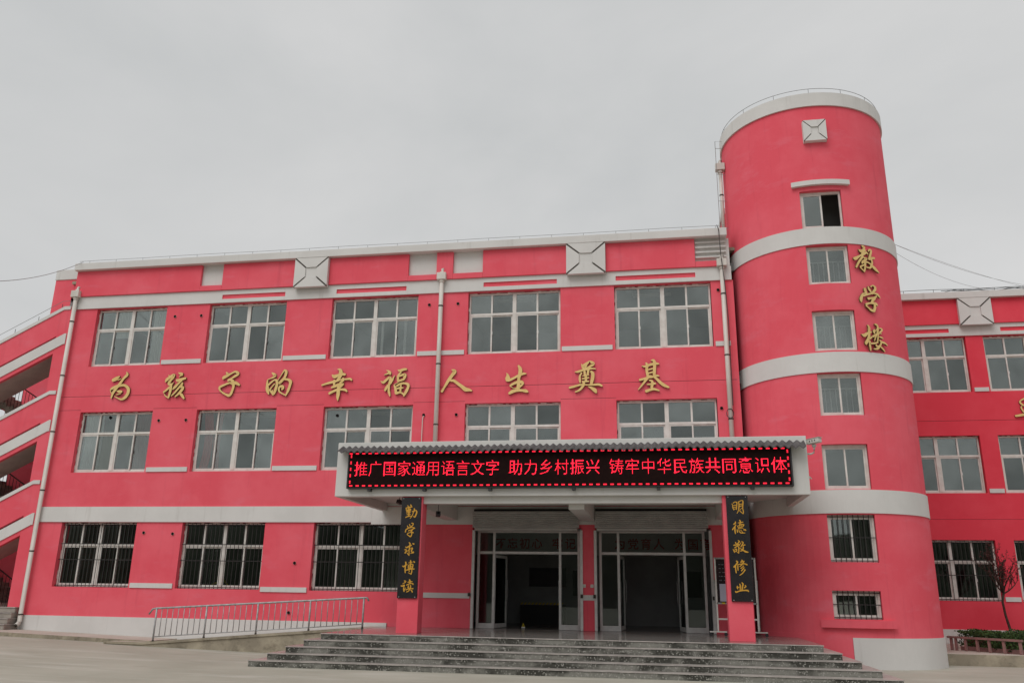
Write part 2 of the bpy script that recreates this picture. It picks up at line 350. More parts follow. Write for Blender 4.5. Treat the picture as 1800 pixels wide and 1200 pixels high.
# parapet
b=MB(); b.wall(-20.02,2.40,10.94,12.33,0,[],'white_paint'); b.box(-19.98,2.4,.3,.5,10.94,12.4,'white_paint'); b.build('parapet',bld)
b=MB()
slots=[(-14.37,-12.1),(-10.29,-7.89),(-5.32,-2.95),(-1.1,1.34)]
b.wall(-20.0,2.42,10.94,11.38,-.05,[(a,c,11.07,11.22,.035,'red_paint','red_paint') for a,c in slots],'white_paint')
b.face([(-20,-.05,10.94),(-20,0,10.94),(2.42,0,10.94),(2.42,-.05,10.94)],'white_paint'); b.face([(-20,-.05,10.94),(-20,-.05,11.38),(-20,0,11.38),(-20,0,10.94)],'white_paint')
b.build('parapet_band',bld)
for a,c in ((-20.0,-15.22),(-14.42,-11.75),(-10.58,-7.84),(-6.89,-6.34),(-5.35,-2.63),(-1.40,1.36)):
    bev(MB().box(a,c,-.11,-.002,11.383,12.322,'red_paint').build('red_panel',bld),.012,2)
for a,c in ((-15.217,-14.423),(-7.837,-6.893),(-6.337,-5.353),(1.363,2.25)):
    MB().box(a,c,-.11,-.002,11.383,11.56,'red_paint').build('red_ledge',bld)
for k in range(4):
    z=11.70+.165*k
    MB().tube([(1.38,-.07,z),(2.30,-.07,z)],.03,'white_paint',8).box(1.38,2.3,-.06,-.002,z-.03,z+.02,'white_paint').build('louvre_bar',bld)
for a,c in ((-11.75,-10.58),(-2.63,-1.40)): ornament(bld,a,c,11.29,12.322,-.112,-.26)
bev(MB().box(-20.03,2.34,-.27,.55,12.325,12.58,'white_paint').build('eave',bld),.012,2)
MB().box(-20.4,2.9,.2,10,12.0,12.1,'old_concrete').build('roof',bld)
# ground floor band, plinth, sill strips
MB().box(-20.02,-8.6,-.045,-.002,3.66,4.14,'white_paint').box(-8.6,2.45,-.04,-.002,3.60,4.12,'white_paint').build('storey_band',bld)
MB().box(-20.02,-7.95,-.035,-.002,-.3,.79,'white_paint').build('plinth',bld)
gaps=[(-20.02,-19.95),(-16.33,-14.89),(-11.98,-10.5),(-7.43,-5.9),(-2.8,-1.24),(1.84,2.28)]
for z in (8.85,5.25):
    for a,c in gaps[1:]: MB().box(a,c,-.03,-.002,z,z+.145,'white_paint').build('sill_strip',bld)
for a,c,z in ((-16.33,-14.89,1.66),(-11.98,-10.5,1.60),(-7.43,-5.5,1.51),(-2.23,-1.86,1.51),(1.43,2.28,1.52)):
    MB().box(a,c,-.03,-.002,z,z+.145,'white_paint').build('sill_strip',bld)
for f,(z0,z1) in FR.items():
    for i,(a,c) in enumerate(WX):
        if f==1 and i>2: continue
        yw=.17 if f==1 else .145; big_window(bld,a+.02,c-.02,z0+.015,z1-.03,yw,grille=(f==1))
        sealant(bld,a,c,z0,z1-.0,yw)
# interior shell
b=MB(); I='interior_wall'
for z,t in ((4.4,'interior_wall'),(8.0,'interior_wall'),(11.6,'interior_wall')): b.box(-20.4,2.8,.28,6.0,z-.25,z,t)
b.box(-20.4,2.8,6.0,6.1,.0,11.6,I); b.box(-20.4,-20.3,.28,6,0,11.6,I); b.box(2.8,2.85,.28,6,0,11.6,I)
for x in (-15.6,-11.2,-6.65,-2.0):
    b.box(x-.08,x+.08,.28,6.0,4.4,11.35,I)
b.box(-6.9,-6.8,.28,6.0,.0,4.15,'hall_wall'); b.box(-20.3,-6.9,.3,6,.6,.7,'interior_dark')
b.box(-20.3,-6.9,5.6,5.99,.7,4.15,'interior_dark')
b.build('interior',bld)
# drilled pipe holes with plastic sleeves
from_holes=[(-16.05,10.53),(-15.08,10.52),(-7.10,10.55),(-6.15,10.55),(2.00,10.63),(-16.12,6.93),(-15.15,6.93),(-7.12,6.93),(-6.08,6.92),(1.90,6.95),(-16.1,3.33),(-15.1,3.3),(-10.95,2.45),(-11.0,1.02)]
for x,z in from_holes:
    MB().tube([(x,-.03,z),(x,.02,z)],.05,'pvc_pipe',10,caps=False).tube([(x,-.022,z),(x,.02,z)],.042,'hole_dark',10).build('pipe_sleeve',bld,smooth=False)
for x,z in ((-18.03,7.10),(-10.02,7.01)): MB().tube([(x,.155,z),(x,.172,z)],.05,'hole_dark',12).build('flue_hole',bld)
downpipe(bld,-19.87,-.13,.48,11.46,outlet=True)
downpipe(bld,-6.69,-.12,5.42,11.46)
downpipe(bld,2.14,-.12,5.1,11.46)
MB().tube([(-7.12,-.03,6.9),(-7.14,-.05,6.8),(-7.14,-.05,5.4)],.014,'pvc_pipe',6).build('conduit',bld)
MB().tube([(2.06,-.2,12.7),(2.1,-.3,12.5),(2.12,-.29,11.7),(2.19,-.22,10.8),(2.24,-.16,9.6),(2.22,-.14,7.0)],.013,'wire_dark',5).tube([(2.12+.1*math.cos(t),-.2,6.75+.14*math.sin(t)) for t in [k*.6 for k in range(14)]],.012,'wire_dark',5).build('cable',bld)
# lightning conductor along the eave
p=MB().tube([(-20.0,-.1,12.72)]+[(x,-.1,12.73+.008*math.sin(x*3)) for x in [-19+1.5*k for k in range(15)]]+[(2.3,-.1,12.73)],.007,'wire_grey',5).build('lightning_wire',bld)
for k in range(22): MB().tube([(-19.6+1.03*k,-.1,12.58),(-19.6+1.03*k,-.1,12.73)],.007,'wire_grey',5).build('wire_post',p)
# block behind the left end that carries the roof stair
MB().box(-21.15,-20.032,.3,4.5,10.6,12.21,'red_paint').build('end_wall',bld)
bev(MB().box(-21.17,-20.032,.27,4.5,12.212,12.6,'white_paint').build('coping',bld),.012)
# stair-head block behind the round tower
MB().box(2.42,3.2,1.6,7.5,12.0,13.9,'red_paint').build('stair_head_wall',bld)
MB().box(2.39,3.2,1.57,7.6,13.9,14.1,'white_paint').build('stair_head_coping',bld)
# service ladder and pipe beside the tower
p=MB().tube([(2.22,.5,12.6),(2.22,.5,16.0),(2.5,.6,16.05)],.009,'wire_grey',5).build('conductor_pole',bld)
for k in range(4): MB().tube([(2.22,.5,12.9+.95*k),(2.48,.55,12.9+.95*k)],.008,'wire_grey',5).build('clip',p)
downpipe(bld,2.34,.62,12.6,15.1,r=.06)
settle(bld,(-9,0,0))

# ------------------------------------------------------------------ entrance doors (in the main block)
def entrance(x0,x1,open_left,label,idx):
    e=thing('entrance_doors',label,'doors')
    yf=.30; Fm='steel_frame'; z0,z1=.695,3.44
    if idx==0: a0,m1,m2,a1=-5.36,-4.86,-2.90,-2.32
    else: a0,m1,m2,a1=-1.76,-1.21,.66,1.24
    fr=MB()
    fr.box(a0,a0+.07,yf,yf+.09,z0,z1,Fm).box(a1-.07,a1,yf,yf+.09,z0,z1,Fm)
    fr.box(m1-.035,m1+.035,yf-.003,yf+.09,z0,z1,Fm).box(m2-.035,m2+.035,yf-.003,yf+.09,z0,z1,Fm)
    for u,v in ((a0+.07,m1-.035),(m1+.035,m2-.035),(m2+.035,a1-.07)):
        fr.box(u,v,yf,yf+.09,2.78,2.85,Fm).box(u,v,yf,yf+.09,z1-.05,z1,Fm)
        if u!=m1+.035: fr.box(u,v,yf,yf+.09,z0,z0+.14,Fm)
    f=fr.build('frame',e)
    for u,v in ((a0+.07,m1-.035),(m1+.035,m2-.035),(m2+.035,a1-.07)):
        MB().box(u,v,yf+.04,yf+.046,2.85,z1-.05,'door_glass').build('pane',f)
    for u,v in ((a0+.07,m1-.035),(m2+.035,a1-.07)):
        MB().box(u,v,yf+.04,yf+.046,z0+.14,2.78,'door_glass').build('pane',f)
    wl=(m2-m1-.07)/2
    for side,hx,ang in ((0,m1+.035,78 if idx==0 else 84),(1,m2-.035,-86 if idx==0 else -80)):
        d=MB(); s=1 if side==0 else -1
        X=lambda v:(min(v*s,0),max(v*s,0))
        lo,hi=0,wl
        def bx(u,v,za,zb,mt,ya=0,yb=.05): d.box(min(u*s,v*s),max(u*s,v*s),ya,yb,za,zb,mt)
        bx(0,.06,0,2.05,Fm); bx(wl-.06,wl,0,2.05,Fm); bx(.06,wl-.06,0,.12,Fm); bx(.06,wl-.06,1.97,2.05,Fm)
        o=d.build('door_leaf',e,loc=(hx,yf+.03,z0+.01)); o.rotation_euler=(0,0,R(ang))
        MB().box(min(.06*s,(wl-.06)*s),max(.06*s,(wl-.06)*s),.02,.026,.12,1.97,'door_glass').build('pane',o)
        MB().tube([((wl-.1)*s,-.02,.75),((wl-.1)*s,-.05,.78),((wl-.1)*s,-.05,1.35),((wl-.1)*s,-.02,1.38)],.014,'galvanised',6).build('handle',o)
    # roller shutter box and guide rails
    sb=MB().box(x0,x1,-.26,.0-.045,3.50,3.96,'shutter_metal').build('shutter_box',e)
    for k in range(8): MB().prism_dir([(x0+.01,-.262,3.512+.055*k),(x0+.01,-.30,3.522+.055*k),(x0+.01,-.30,3.534+.055*k),(x0+.01,-.262,3.548+.055*k)],(x1-x0-.02,0,0),'shutter_metal').build('rib',sb)
    MB().box(x0+.05,x1-.05,-.2,.1,3.42,3.49,'shutter_metal').build('shutter_curtain',e)
    MB().box(x0+.02,x1-.02,-.22,-.046,3.962,4.03,'hole_dark').build('shutter_gap_shade',e)  # black box stands in for the shade in the gap above
    for x in (x0-.045,x1+.015): MB().box(x,x+.075,-.05,.03,.695,3.44,'steel_frame').build('guide_rail',e)
    settle(e,((x0+x1)/2,.3,.69)); return e
entrance(-5.41,-2.30,True,'left pair of aluminium glass entrance doors standing open under a rolled shutter',0)
entrance(-1.84,1.33,True,'right pair of aluminium glass entrance doors beside the whiteboard and right column',1)

# hall behind the doors
hall=thing('entrance_hall','dim entrance hall with grey walls behind the open glass doors','room')
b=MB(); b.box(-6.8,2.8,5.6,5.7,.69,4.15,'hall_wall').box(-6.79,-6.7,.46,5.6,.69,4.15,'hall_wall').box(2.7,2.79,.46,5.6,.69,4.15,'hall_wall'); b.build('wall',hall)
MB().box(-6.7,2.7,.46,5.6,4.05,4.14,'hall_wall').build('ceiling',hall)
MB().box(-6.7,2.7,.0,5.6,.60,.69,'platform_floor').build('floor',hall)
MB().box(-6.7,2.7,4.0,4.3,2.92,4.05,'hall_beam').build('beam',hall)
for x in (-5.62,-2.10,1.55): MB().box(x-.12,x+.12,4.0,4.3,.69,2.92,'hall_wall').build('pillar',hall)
settle(hall,(-2,3,.69))
for nm,lab,x,z,w,h in (('picture_frame','black framed picture on the hall wall seen through the left doors',-2.75,2.05,.62,.85),('picture_frame','black framed picture on the hall wall seen through the right doors',1.05,2.05,.55,.85)):
    t=thing(nm,lab,'picture',(x,5.56,z)); MB().box(-w/2,w/2,0,.035,-h/2,h/2,'dark_metal').build('frame',t); MB().box(-w/2+.06,w/2-.06,-.004,-.001,-h/2+.06,h/2-.06,'interior_dark').build('picture',t)
t=thing('noticeboard','dark noticeboard at the back of the hall behind the left doors','noticeboard',(-3.95,5.55,2.2)); MB().box(-.65,.65,0,.04,-.28,.35,'dark_metal').build('board',t); MB().box(-.02,.02,-.01,-.001,-.28,.35,'interior_dark').build('divider',t)
t=thing('cabinet','low dark cabinet with yellow and black striped edge inside the left doors','cabinet',(-4.05,4.9,.69))
MB().box(-.75,.75,0,.5,0,.62,'interior_dark').build('body',t)
b=MB()
for k in range(12): b.prism([(-.75+.125*k,.63),(-.69+.125*k,.63),(-.64+.125*k,.70),(-.70+.125*k,.70)],-.01,.0,'yellow')
b.build('striped_edge',t)

# ------------------------------------------------------------------ round tower
XC,YC,RR=4.93,.98,2.467
def P3(a,z,r=RR): a=R(a); return (XC+r*math.sin(a), YC-r*math.cos(a), z)
tw=thing('stair_tower','tall round red stair tower with white rings standing right of the entrance','tower')
TW=[(13.05,11.88,-13.2,13.8),(11.32,10.15,-12.4,14.6),(9.36,8.19,-12.4,14.3),(7.56,6.38,-12.7,14.0),(5.60,4.41,-14.0,13.3),(3.76,2.56,-14.6,13.0),(1.86,1.17,-15.6,11.8)]
angs=sorted({round(-100+4*k,2) for k in range(51)}|{w[2] for w in TW}|{w[3] for w in TW})
zs=sorted({-.3,15.82,14.0,12.5}|{w[0] for w in TW}|{w[1] for w in TW})
b=MB()
for a,c in zip(angs,angs[1:]):
    for z0,z1 in zip(zs,zs[1:]):
        if any(w[2]<(a+c)/2<w[3] and w[1]<(z0+z1)/2<w[0] for w in TW): continue
        b.face([P3(a,z0),P3(c,z0),P3(c,z1),P3(a,z1)],'red_paint')
wall=b
wo=wall.build('wall',tw,smooth=True)
YW=YC-2.30
for z1,z0,a,c in TW:
    b=MB()
    la,ra=P3(a,0),P3(c,0)
    q=[k for k in angs if a<=k<=c]
    b.face([(la[0],la[1],z0),(la[0],la[1],z1),(la[0],YW,z1),(la[0],YW,z0)],'red_paint'); b.face([(ra[0],ra[1],z1),(ra[0],ra[1],z0),(ra[0],YW,z0),(ra[0],YW,z1)],'red_paint')
    for z in (z0,z1):
        for u,v in zip(q,q[1:]): pu,pv=P3(u,z),P3(v,z); b.face([pu,pv,(pv[0],YW,z),(pu[0],YW,z)],'red_paint')
    b.build('window_reveal',tw)
# back of the tower, roof, interior core
b=MB()
for a in range(100,260,8): b.face([P3(a,-.3),P3(a+8,-.3),P3(a+8,15.82),P3(a,15.82)],'red_paint')
b.build('back_wall',tw,smooth=True)
MB().face([P3(a,15.9,2.4) for a in range(0,360,10)],'old_concrete').build('roof',tw)
def ring(name,z0,z1,a0,a1,mt='white_paint',ro=.028,parent=tw,top=True,step=3):
    b=MB(); n=max(1,int(round((a1-a0)/step)))
    for k in range(n):
        a=a0+(a1-a0)*k/n; c=a0+(a1-a0)*(k+1)/n; r=RR+ro; ri=RR+.002
        b.face([P3(a,z0,r),P3(c,z0,r),P3(c,z1,r),P3(a,z1,r)],mt)
        b.face([P3(a,z1,r),P3(c,z1,r),P3(c,z1,ri),P3(a,z1,ri)],mt); b.face([P3(c,z0,r),P3(a,z0,r),P3(a,z0,ri),P3(c,z0,ri)],mt)
    for a in (a0,a1): b.face([P3(a,z0,RR),P3(a,z0,RR+ro),P3(a,z1,RR+ro),P3(a,z1,RR)],mt)
    me=b.mesh(name); 
    o=link(name,me,parent); me.polygons.foreach_set('use_smooth',[abs(p.normal.z)<.5 for p in me.polygons]); return o
ring('ring_band',11.35,11.87,-100,100); ring('ring_band',7.575,8.14,-100,100); ring('ring_band',3.79,4.395,-100,100)
ring('coping_ring',15.82,16.26,-180,180,ro=.05); 
b=MB()
for a in range(0,360,6): b.face([P3(a,16.26,RR+.05),P3(a+6,16.26,RR+.05),P3(a+6,16.26,RR-.2),P3(a,16.26,RR-.2)],'white_paint'); b.face([P3(a,16.26,RR-.2),P3(a+6,16.26,RR-.2),P3(a+6,15.8,RR-.2),P3(a,15.8,RR-.2)],'white_paint')
b.build('coping_top',tw,smooth=False)
ring('plinth_ring',-.3,.735,-6.5,110); ring('red_skirt',-.3,.80,-60,-6.7,'red_paint',ro=.024)
ring('lintel',13.19,13.335,-17.8,19.4,ro=.11)
ring('sill_block',.965,1.15,-22.6,18.3,'red_paint',ro=.12)
_tf={}
def tower_window(z0,z1,a,c,open_right=False,grille=False):
    x0=P3(a,0)[0]; x1=P3(c,0)[0]; Wd=x1-x0-.02; H=z1-z0-.03; F='frame_white'; x0+=.01; z0+=.01
    b=MB(); b.box(0,.05,0,.07,0,H,F).box(Wd-.05,Wd,0,.07,0,H,F).box(.05,Wd-.05,0,.07,0,.05,F).box(.05,Wd-.05,0,.07,H-.05,H,F)
    mid=Wd/2
    sashes=[(.05,mid+.03,.004)]+([] if open_right else [(mid-.02,Wd-.05,.036)])
    if open_right: sashes.append((.07,mid+.04,.036))
    for u,v,yy in sashes: b.box(u,u+.045,yy,yy+.028,.052,H-.052,F).box(v-.045,v,yy,yy+.028,.052,H-.052,F).box(u+.045,v-.045,yy,yy+.028,.052,.097,F).box(u+.045,v-.045,yy,yy+.028,H-.097,H-.052,F)
    w=link('window',b.mesh('window'),tw,(x0,YW,z0))
    for u,v,yy in sashes[:2 if not open_right else 1]: pane(w,u+.045,yy+.012,.097,v-.045-u-.045,H-.194)
    if grille:
        g=MB(); n=9
        for i in range(1,n): g.box(i*Wd/n-.008,i*Wd/n+.008,-.05,-.034,-.01,H+.02,'grille_iron')
        for zz in (.03,H*.52,H-.03): g.box(.0,Wd,-.034,-.026,zz-.01,zz+.01,'grille_iron')
        g.build('grille',w,kind='stuff')
    MB().box(0,Wd,-.004,.0,H-.0,H+.018,'frame_white').build('mortar_edge',w)
for k,(z1,z0,a,c) in enumerate(TW): tower_window(z0,z1,a,c,open_right=(k==0),grille=(k>=5))
ornament(tw,XC-.33,XC+.33,14.60,15.28,YC-RR+.06,YC-RR-.15)
b=MB(); b.box(XC-1.9,XC+1.9,YC-1.2,YC-1.1,0,15.7,'interior_wall')
for z in (2.3,4.1,5.9,7.7,9.6,11.5): b.box(XC-1.45,XC+1.45,YC-1.9,YC-1.2,z-.15,z,'interior_wall')
b.build('interior',tw)
for z in (10.15,6.38,8.19):
    rb=MB(); rb.tube([(XC-.6,YC-1.9,z+.85),(XC+.6,YC-1.9,z+.85)],.02,'lamp_white',6)
    for k in range(9): rb.tube([(XC-.56+.14*k,YC-1.9,z+.05),(XC-.56+.14*k,YC-1.9,z+.85)],.012,'lamp_white',5)
    rb.build('inner_railing',tw,kind='stuff')
p=MB().tube([P3(a,16.44,RR-.02) for a in range(-100,101,5)],.008,'wire_grey',5).build('lightning_wire',tw)
for a in (-78,-50,-25,-1,22,45,68,90): MB().tube([P3(a,16.26,RR-.02),P3(a,16.44,RR-.02)],.008,'wire_grey',5).build('wire_post',p)
settle(tw,(XC,YC,0))

# ------------------------------------------------------------------ right wing, set back
YWG=6.9
wg=thing('school_wing','set-back darker red school wing with white frames right of the round tower','building')
b=MB(); ops=[]; WWX=[(8.35,11.24),(11.83,14.72),(16.2,19.1)]
for f,(z0,z1) in FR.items():
    for a,c in WWX: ops.append((a,c,z0,z1,.26,None,'wing_red'))
ops.append((5,21.5,7.80,7.812,.012,'joint_dark','joint_dark')); ops.append((5,21.5,4.35,4.36,.01,'joint_dark','joint_dark'))
b.wall(4.5,22,-.3,10.94,YWG,ops,'wing_red'); b.box(21.98,22,YWG,16,0,12.3,'wing_red'); b.box(4.5,22,15.9,16,0,12.3,'wing_red')
b.build('wall',wg)
b=MB(); b.wall(4.5,22,10.94,12.33,YWG,[],'white_paint'); b.wall(4.5,22,10.94,11.38,YWG-.05,[(7.6,10.70,11.07,11.22,.035,'wing_red','wing_red'),(12.45,15.2,11.07,11.22,.035,'wing_red','wing_red'),(16.6,19,11.07,11.22,.035,'wing_red','wing_red')],'white_paint')
b.face([(4.5,YWG-.05,10.94),(4.5,YWG,10.94),(22,YWG,10.94),(22,YWG-.05,10.94)],'white_paint'); b.build('parapet_band',wg)
for a,c in ((4.5,11.07),(12.21,22)): MB().box(a,c,YWG-.11,YWG-.002,11.383,12.322,'wing_red').build('red_panel',wg)
ornament(wg,11.07,12.2,11.29,12.322,YWG-.112,YWG-.26)
bev(MB().box(4.5,22.1,YWG-.27,YWG+.5,12.325,12.58,'white_paint').build('eave',wg),.012,2)
MB().box(4.5,22,YWG,16,12.0,12.1,'old_concrete').build('roof',wg)
MB().box(4.5,22,YWG-.035,YWG-.002,-.3,.75,'white_paint').build('plinth',wg)
for a,c in ((11.30,11.78),(14.8,16.1)):
    for z in (8.85,5.25,1.66): MB().box(a,c,YWG-.03,YWG-.002,z,z+.145,'white_paint').build('sill_strip',wg)
for f,(z0,z1) in FR.items():
    for a,c in WWX:
        big_window(wg,a+.02,c-.02,z0+.015,z1-.03,YWG+.13,grille=(f==1)); sealant(wg,a,c,z0,z1,YWG+.13)
b=MB()
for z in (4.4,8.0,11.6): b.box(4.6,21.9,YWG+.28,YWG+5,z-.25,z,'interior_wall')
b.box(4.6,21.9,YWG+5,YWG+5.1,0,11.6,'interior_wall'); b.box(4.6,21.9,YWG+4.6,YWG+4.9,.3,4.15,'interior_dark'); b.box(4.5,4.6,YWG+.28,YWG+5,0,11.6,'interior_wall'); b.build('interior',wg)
p=MB().tube([(x,YWG-.1,12.73+.01*math.sin(2*x)) for x in [5+.8*k for k in range(22)]],.010,'wire_dark',5).build('lightning_wire',wg)
for k in range(16): MB().tube([(7.2+1.05*k,YWG-.1,12.58),(7.2+1.05*k,YWG-.1,12.73)],.009,'wire_dark',5).build('wire_post',p)
settle(wg,(13,YWG,0))

# ------------------------------------------------------------------ outside staircase at the left end
st=thing('outside_staircase','open outside staircase with sloping red and white parapets at the left end','staircase')
SL=.507
def slope_strip(mb,xr,zr,xb,th,mt,y0,y1,x_end=-25.2):     # flat from xr to bend xb, then descending to the left
    zt=zr; ze=zr-(xb-x_end)*SL
    mb.prism([(x_end,ze-th),(xb,zt-th),(xr,zt-th),(xr,zt),(xb,zt),(x_end,ze)],y0,y1,mt)
for n,(zc,zb) in enumerate(((11.08,10.08),(8.04,7.03),(5.01,3.95))):
    cp=MB(); slope_strip(cp,-20.10,zc,-20.34,.125,'white_paint',-.03,.17); cp.build('coping',st)
    pr=MB(); slope_strip(pr,-20.025,zc-.127,-20.34,zc-.127-zb,'red_paint',.0,.14); pr.build('parapet_wall',st)
    bd=MB(); slope_strip(bd,-20.10,zb-.002,-20.16,.38,'white_paint',-.025,.14); bd.build('white_band',st)
    fl=MB(); slope_strip(fl,-20.5,zb-.20,-20.51,.34,'soffit_brown',.142,1.45); fl.build('flight_slab',st)
    dk=MB(); slope_strip(dk,-20.503,zb-.555,-20.51,.16,'red_paint',.004,.138); dk.build('edge_beam',st)
    # steps of the front flight
    s=MB()
    for k in range(14):
        x=-20.6-.3*k; z=zb-.03-.152*k; s.box(x-.3,x,.142,1.45,z-.1,z+.02,'stair_stone')
    s.build('treads',st)
    # return flight behind: rises to the left from the floor landing
    zl=zb-.03-3.6+.0
    b2=MB(); b2.prism([(-24.6,zl+2.02),(-20.9,zl-.10),(-20.5,zl-.10),(-20.5,zl+.10),(-20.9,zl+.10),(-24.6,zl+2.22)],1.6,3.0,'stair_stone')
    b2.build('return_slab',st)
    b3=MB(); b3.prism([(-24.6,zl+1.98),(-20.9,zl-.14),(-20.5,zl-.14),(-20.5,zl-.10),(-20.9,zl-.10),(-24.6,zl+2.02)],1.62,2.98,'red_paint'); b3.build('return_soffit',st)
    for k in range(12):
        x=-20.95-.3*k; z=zl+.10+.17*k
        MB().box(x-.3,x,1.58,3.0,z-.08,z+.17,'stair_stone').build('step',st)
    rl=MB(); rl.tube([(-20.55,1.52,zl+1.02),(-20.9,1.52,zl+1.05),(-24.5,1.52,zl+3.15)],.022,'grille_iron',6)
    rp=rl.build('railing',st)
    for k in range(26):
        x=-20.6-.14*k; zb2=zl+.10+max(0,(-20.9-x))*.57; MB().tube([(x,1.52,zb2),(x,1.52,zb2+.93)],.009,'grille_iron',5).build('baluster',rp)
    MB().box(-20.5,-20.03,.16,3.1,zl-.12,zl+.08,'soffit_brown').build('floor_landing',st)
    MB().box(-27.0,-24.61,.0,3.2,zl+1.95,zl+2.15,'soffit_brown').build('mid_landing',st)
    MB().box(-24.6,-21.5,2.98,3.1,zl+1.2,zl+1.5,'red_paint').build('tie_beam',st)
MB().box(-20.5,-20.032,.003,.136,.95,10.9,'red_paint').build('pier',st)
MB().box(-20.03,-20.01,.01,9,.2,12.0,'red_paint').build('side_wall',st)
MB().box(-24.1,-20.52,3.15,3.3,.3,11.2,'red_paint').build('back_wall',st)
MB().box(-27.4,-27.0,.0,.4,.0,9.2,'red_paint').build('pier',st); MB().box(-27.4,-27.0,2.8,3.2,.0,9.2,'red_paint').build('pier',st)
MB().box(-25.0,-20.53,.16,3.0,.2,.95,'red_paint').build('base_wall',st)
p=MB().tube([(-20.15,.05,11.3),(-20.5,.05,11.3),(-25,.05,9.02)],.008,'wire_grey',5).build('lightning_wire',st)
for k in range(7):
    x=-20.5-.85*k; z=11.08-max(0,(-20.34-x))*SL; MB().tube([(x,.05,z),(x,.05,z+.2)],.009,'wire_dark',5).build('wire_post',p)
settle(st,(-22.5,1.5,0))
t=thing('garden_steps','short weathered stone steps at the foot of the outside staircase','steps')
for k in range(4): bev(MB().box(-23.6,-19.98-.02*k,-.62+.14*k,.0-.004,.36+.165*k,.36+.165*(k+1)-.02,'stair_stone').build('step',t),.012)
for k in range(4): MB().box(-23.6,-19.97-.02*k,-.64+.14*k,.0-.004,.36+.165*(k+1)-.02,.36+.165*(k+1),'nosing').build('tread',t)
settle(t,(-21.8,-.4,.36))

# ------------------------------------------------------------------ entrance porch
pc=thing('entrance_porch','flat white entrance canopy on two square red columns over the steps','canopy')
FY=-3.97; CX0,CX1=-8.26,3.52; PW='porch_white'
bev(MB().box(CX0,CX1,FY,FY+.15,3.99,5.385,PW).build('fascia',pc),.01,2)
MB().box(CX0,CX0+.15,FY+.152,-.004,3.99,5.385,PW).build('side_fascia',pc)
MB().box(CX1-.15,CX1,FY+.152,-1.06,3.99,5.385,PW).build('side_fascia',pc)
MB().box(CX0+.152,CX1-.152,FY+.152,-.046,4.22,4.36,PW).build('roof_slab',pc)
MB().box(-6.1,1.9,FY+.16,FY+.46,3.82,4.218,PW).build('front_beam',pc)
MB().box(CX0+.152,-6.15,FY+.152,FY+.3,3.99,4.218,PW).build('edge_beam',pc)
for x0,x1,z in ((-6.28,-5.92,3.72),(-2.24,-1.85,3.70),(1.55,1.9,3.74)): MB().box(x0,x1,FY+.462,-.046,z,4.218,PW).build('cross_beam',pc)
for x0,x1 in ((-6.46,-5.92),(1.49,2.06)): bev(MB().box(x0,x1,-3.89,-3.47,.685,4.218,'red_paint').build('column',pc),.012,2)
# corrugated fibre-cement strip above the screen
b=MB(); n=480; x0,x1=-8.16,3.46; pts=[]
for i in range(n+1):
    x=x0+(x1-x0)*i/n; w=.028*math.sin(2*math.pi*(x-x0)/.168); sag=.012*math.sin(x*1.3)+.008*math.sin(x*3.1)
    pts.append((x,w,sag))
i0=len(b.v); k=b.mi('tile_grey')
for x,w,sg in pts:
    e=min(1,max(0,(x-x0)/.25)); 
    b.v += [(x,FY-.002,5.265+w+sg*.3),(x,FY-.31,5.105+w+sg),(x,FY-.31,5.07+w+sg),(x,FY-.002,5.225+w+sg*.3)]
for i in range(n):
    a=i0+4*i; c=a+4
    for u,v in ((0,1),(1,2),(2,3)): b.f.append((a+u,a+v,c+v,c+u)); b.m.append(k)
b.build('corrugated_strip',pc,smooth=False)
MB().box(-8.1,2.42,-.043,-.003,4.142,4.219,PW).build('wall_strip',pc)
settle(pc,(-2.4,-2,.69))

# LED display
ld=thing('led_display','long black dot-matrix display with red Chinese lettering mounted on the porch front','display')
LX0,LX1,LZ0,LZ1,LY=-7.87,3.10,4.205,5.115,-4.13
bev(MB().box(LX0-.04,LX1+.04,LY+.01,FY-.002,LZ0-.035,LZ1+.03,'dark_metal').build('cabinet',ld),.01)
MB().box(LX0,LX1,LY,LY+.008,LZ0,LZ1,'led_screen').build('screen',ld)
b=MB(); y=LY-.004; z0,z1=LZ0+.035,LZ1-.05
def dash(xc,zc,w,h):
    n=3 if w>h else 2
    b.box(xc-w/2,xc+w/2,y,y+.003,zc-h/2,zc+h/2,'led_red')
pitch=.171; nn=int((LX1-LX0-.12)/pitch)
for i in range(nn+1):
    x=LX0+.07+pitch*i; dash(x+.02,z0,.085,.034); dash(x-.03,z1,.085,.034)
for i in range(1,6):
    z=LZ0+.13+.165*(i-1)
    for dz in (-.021,.021): dash(LX0+.055,z+dz,.036,.034); dash(LX1-.055,z+dz,.036,.034)
b.build('light_border',ld,kind='stuff')
for x in (-7.3,-5.85,-4.15,-2.05,.0,2.2): MB().box(x-.04,x+.04,LY+.03,FY-.003,LZ0-.10,LZ0-.036,'dark_metal').build('bracket',ld)
def text_mesh(txt,size,mt,name,offset=0.0,extrude=0.0,spacing=1.0):
    cu=bpy.data.curves.new(name,'FONT'); cu.body=txt; cu.size=size; cu.offset=offset; cu.extrude=extrude; cu.resolution_u=2; cu.space_character=spacing
    o=bpy.data.objects.new(name,cu); S.collection.objects.link(o)
    dg=bpy.context.evaluated_depsgraph_get(); dg.update()
    me=bpy.data.meshes.new_from_object(o.evaluated_get(dg)); bpy.data.objects.remove(o); bpy.data.curves.remove(cu)
    me.materials.clear(); me.materials.append(M[mt]); me.name=name; return me
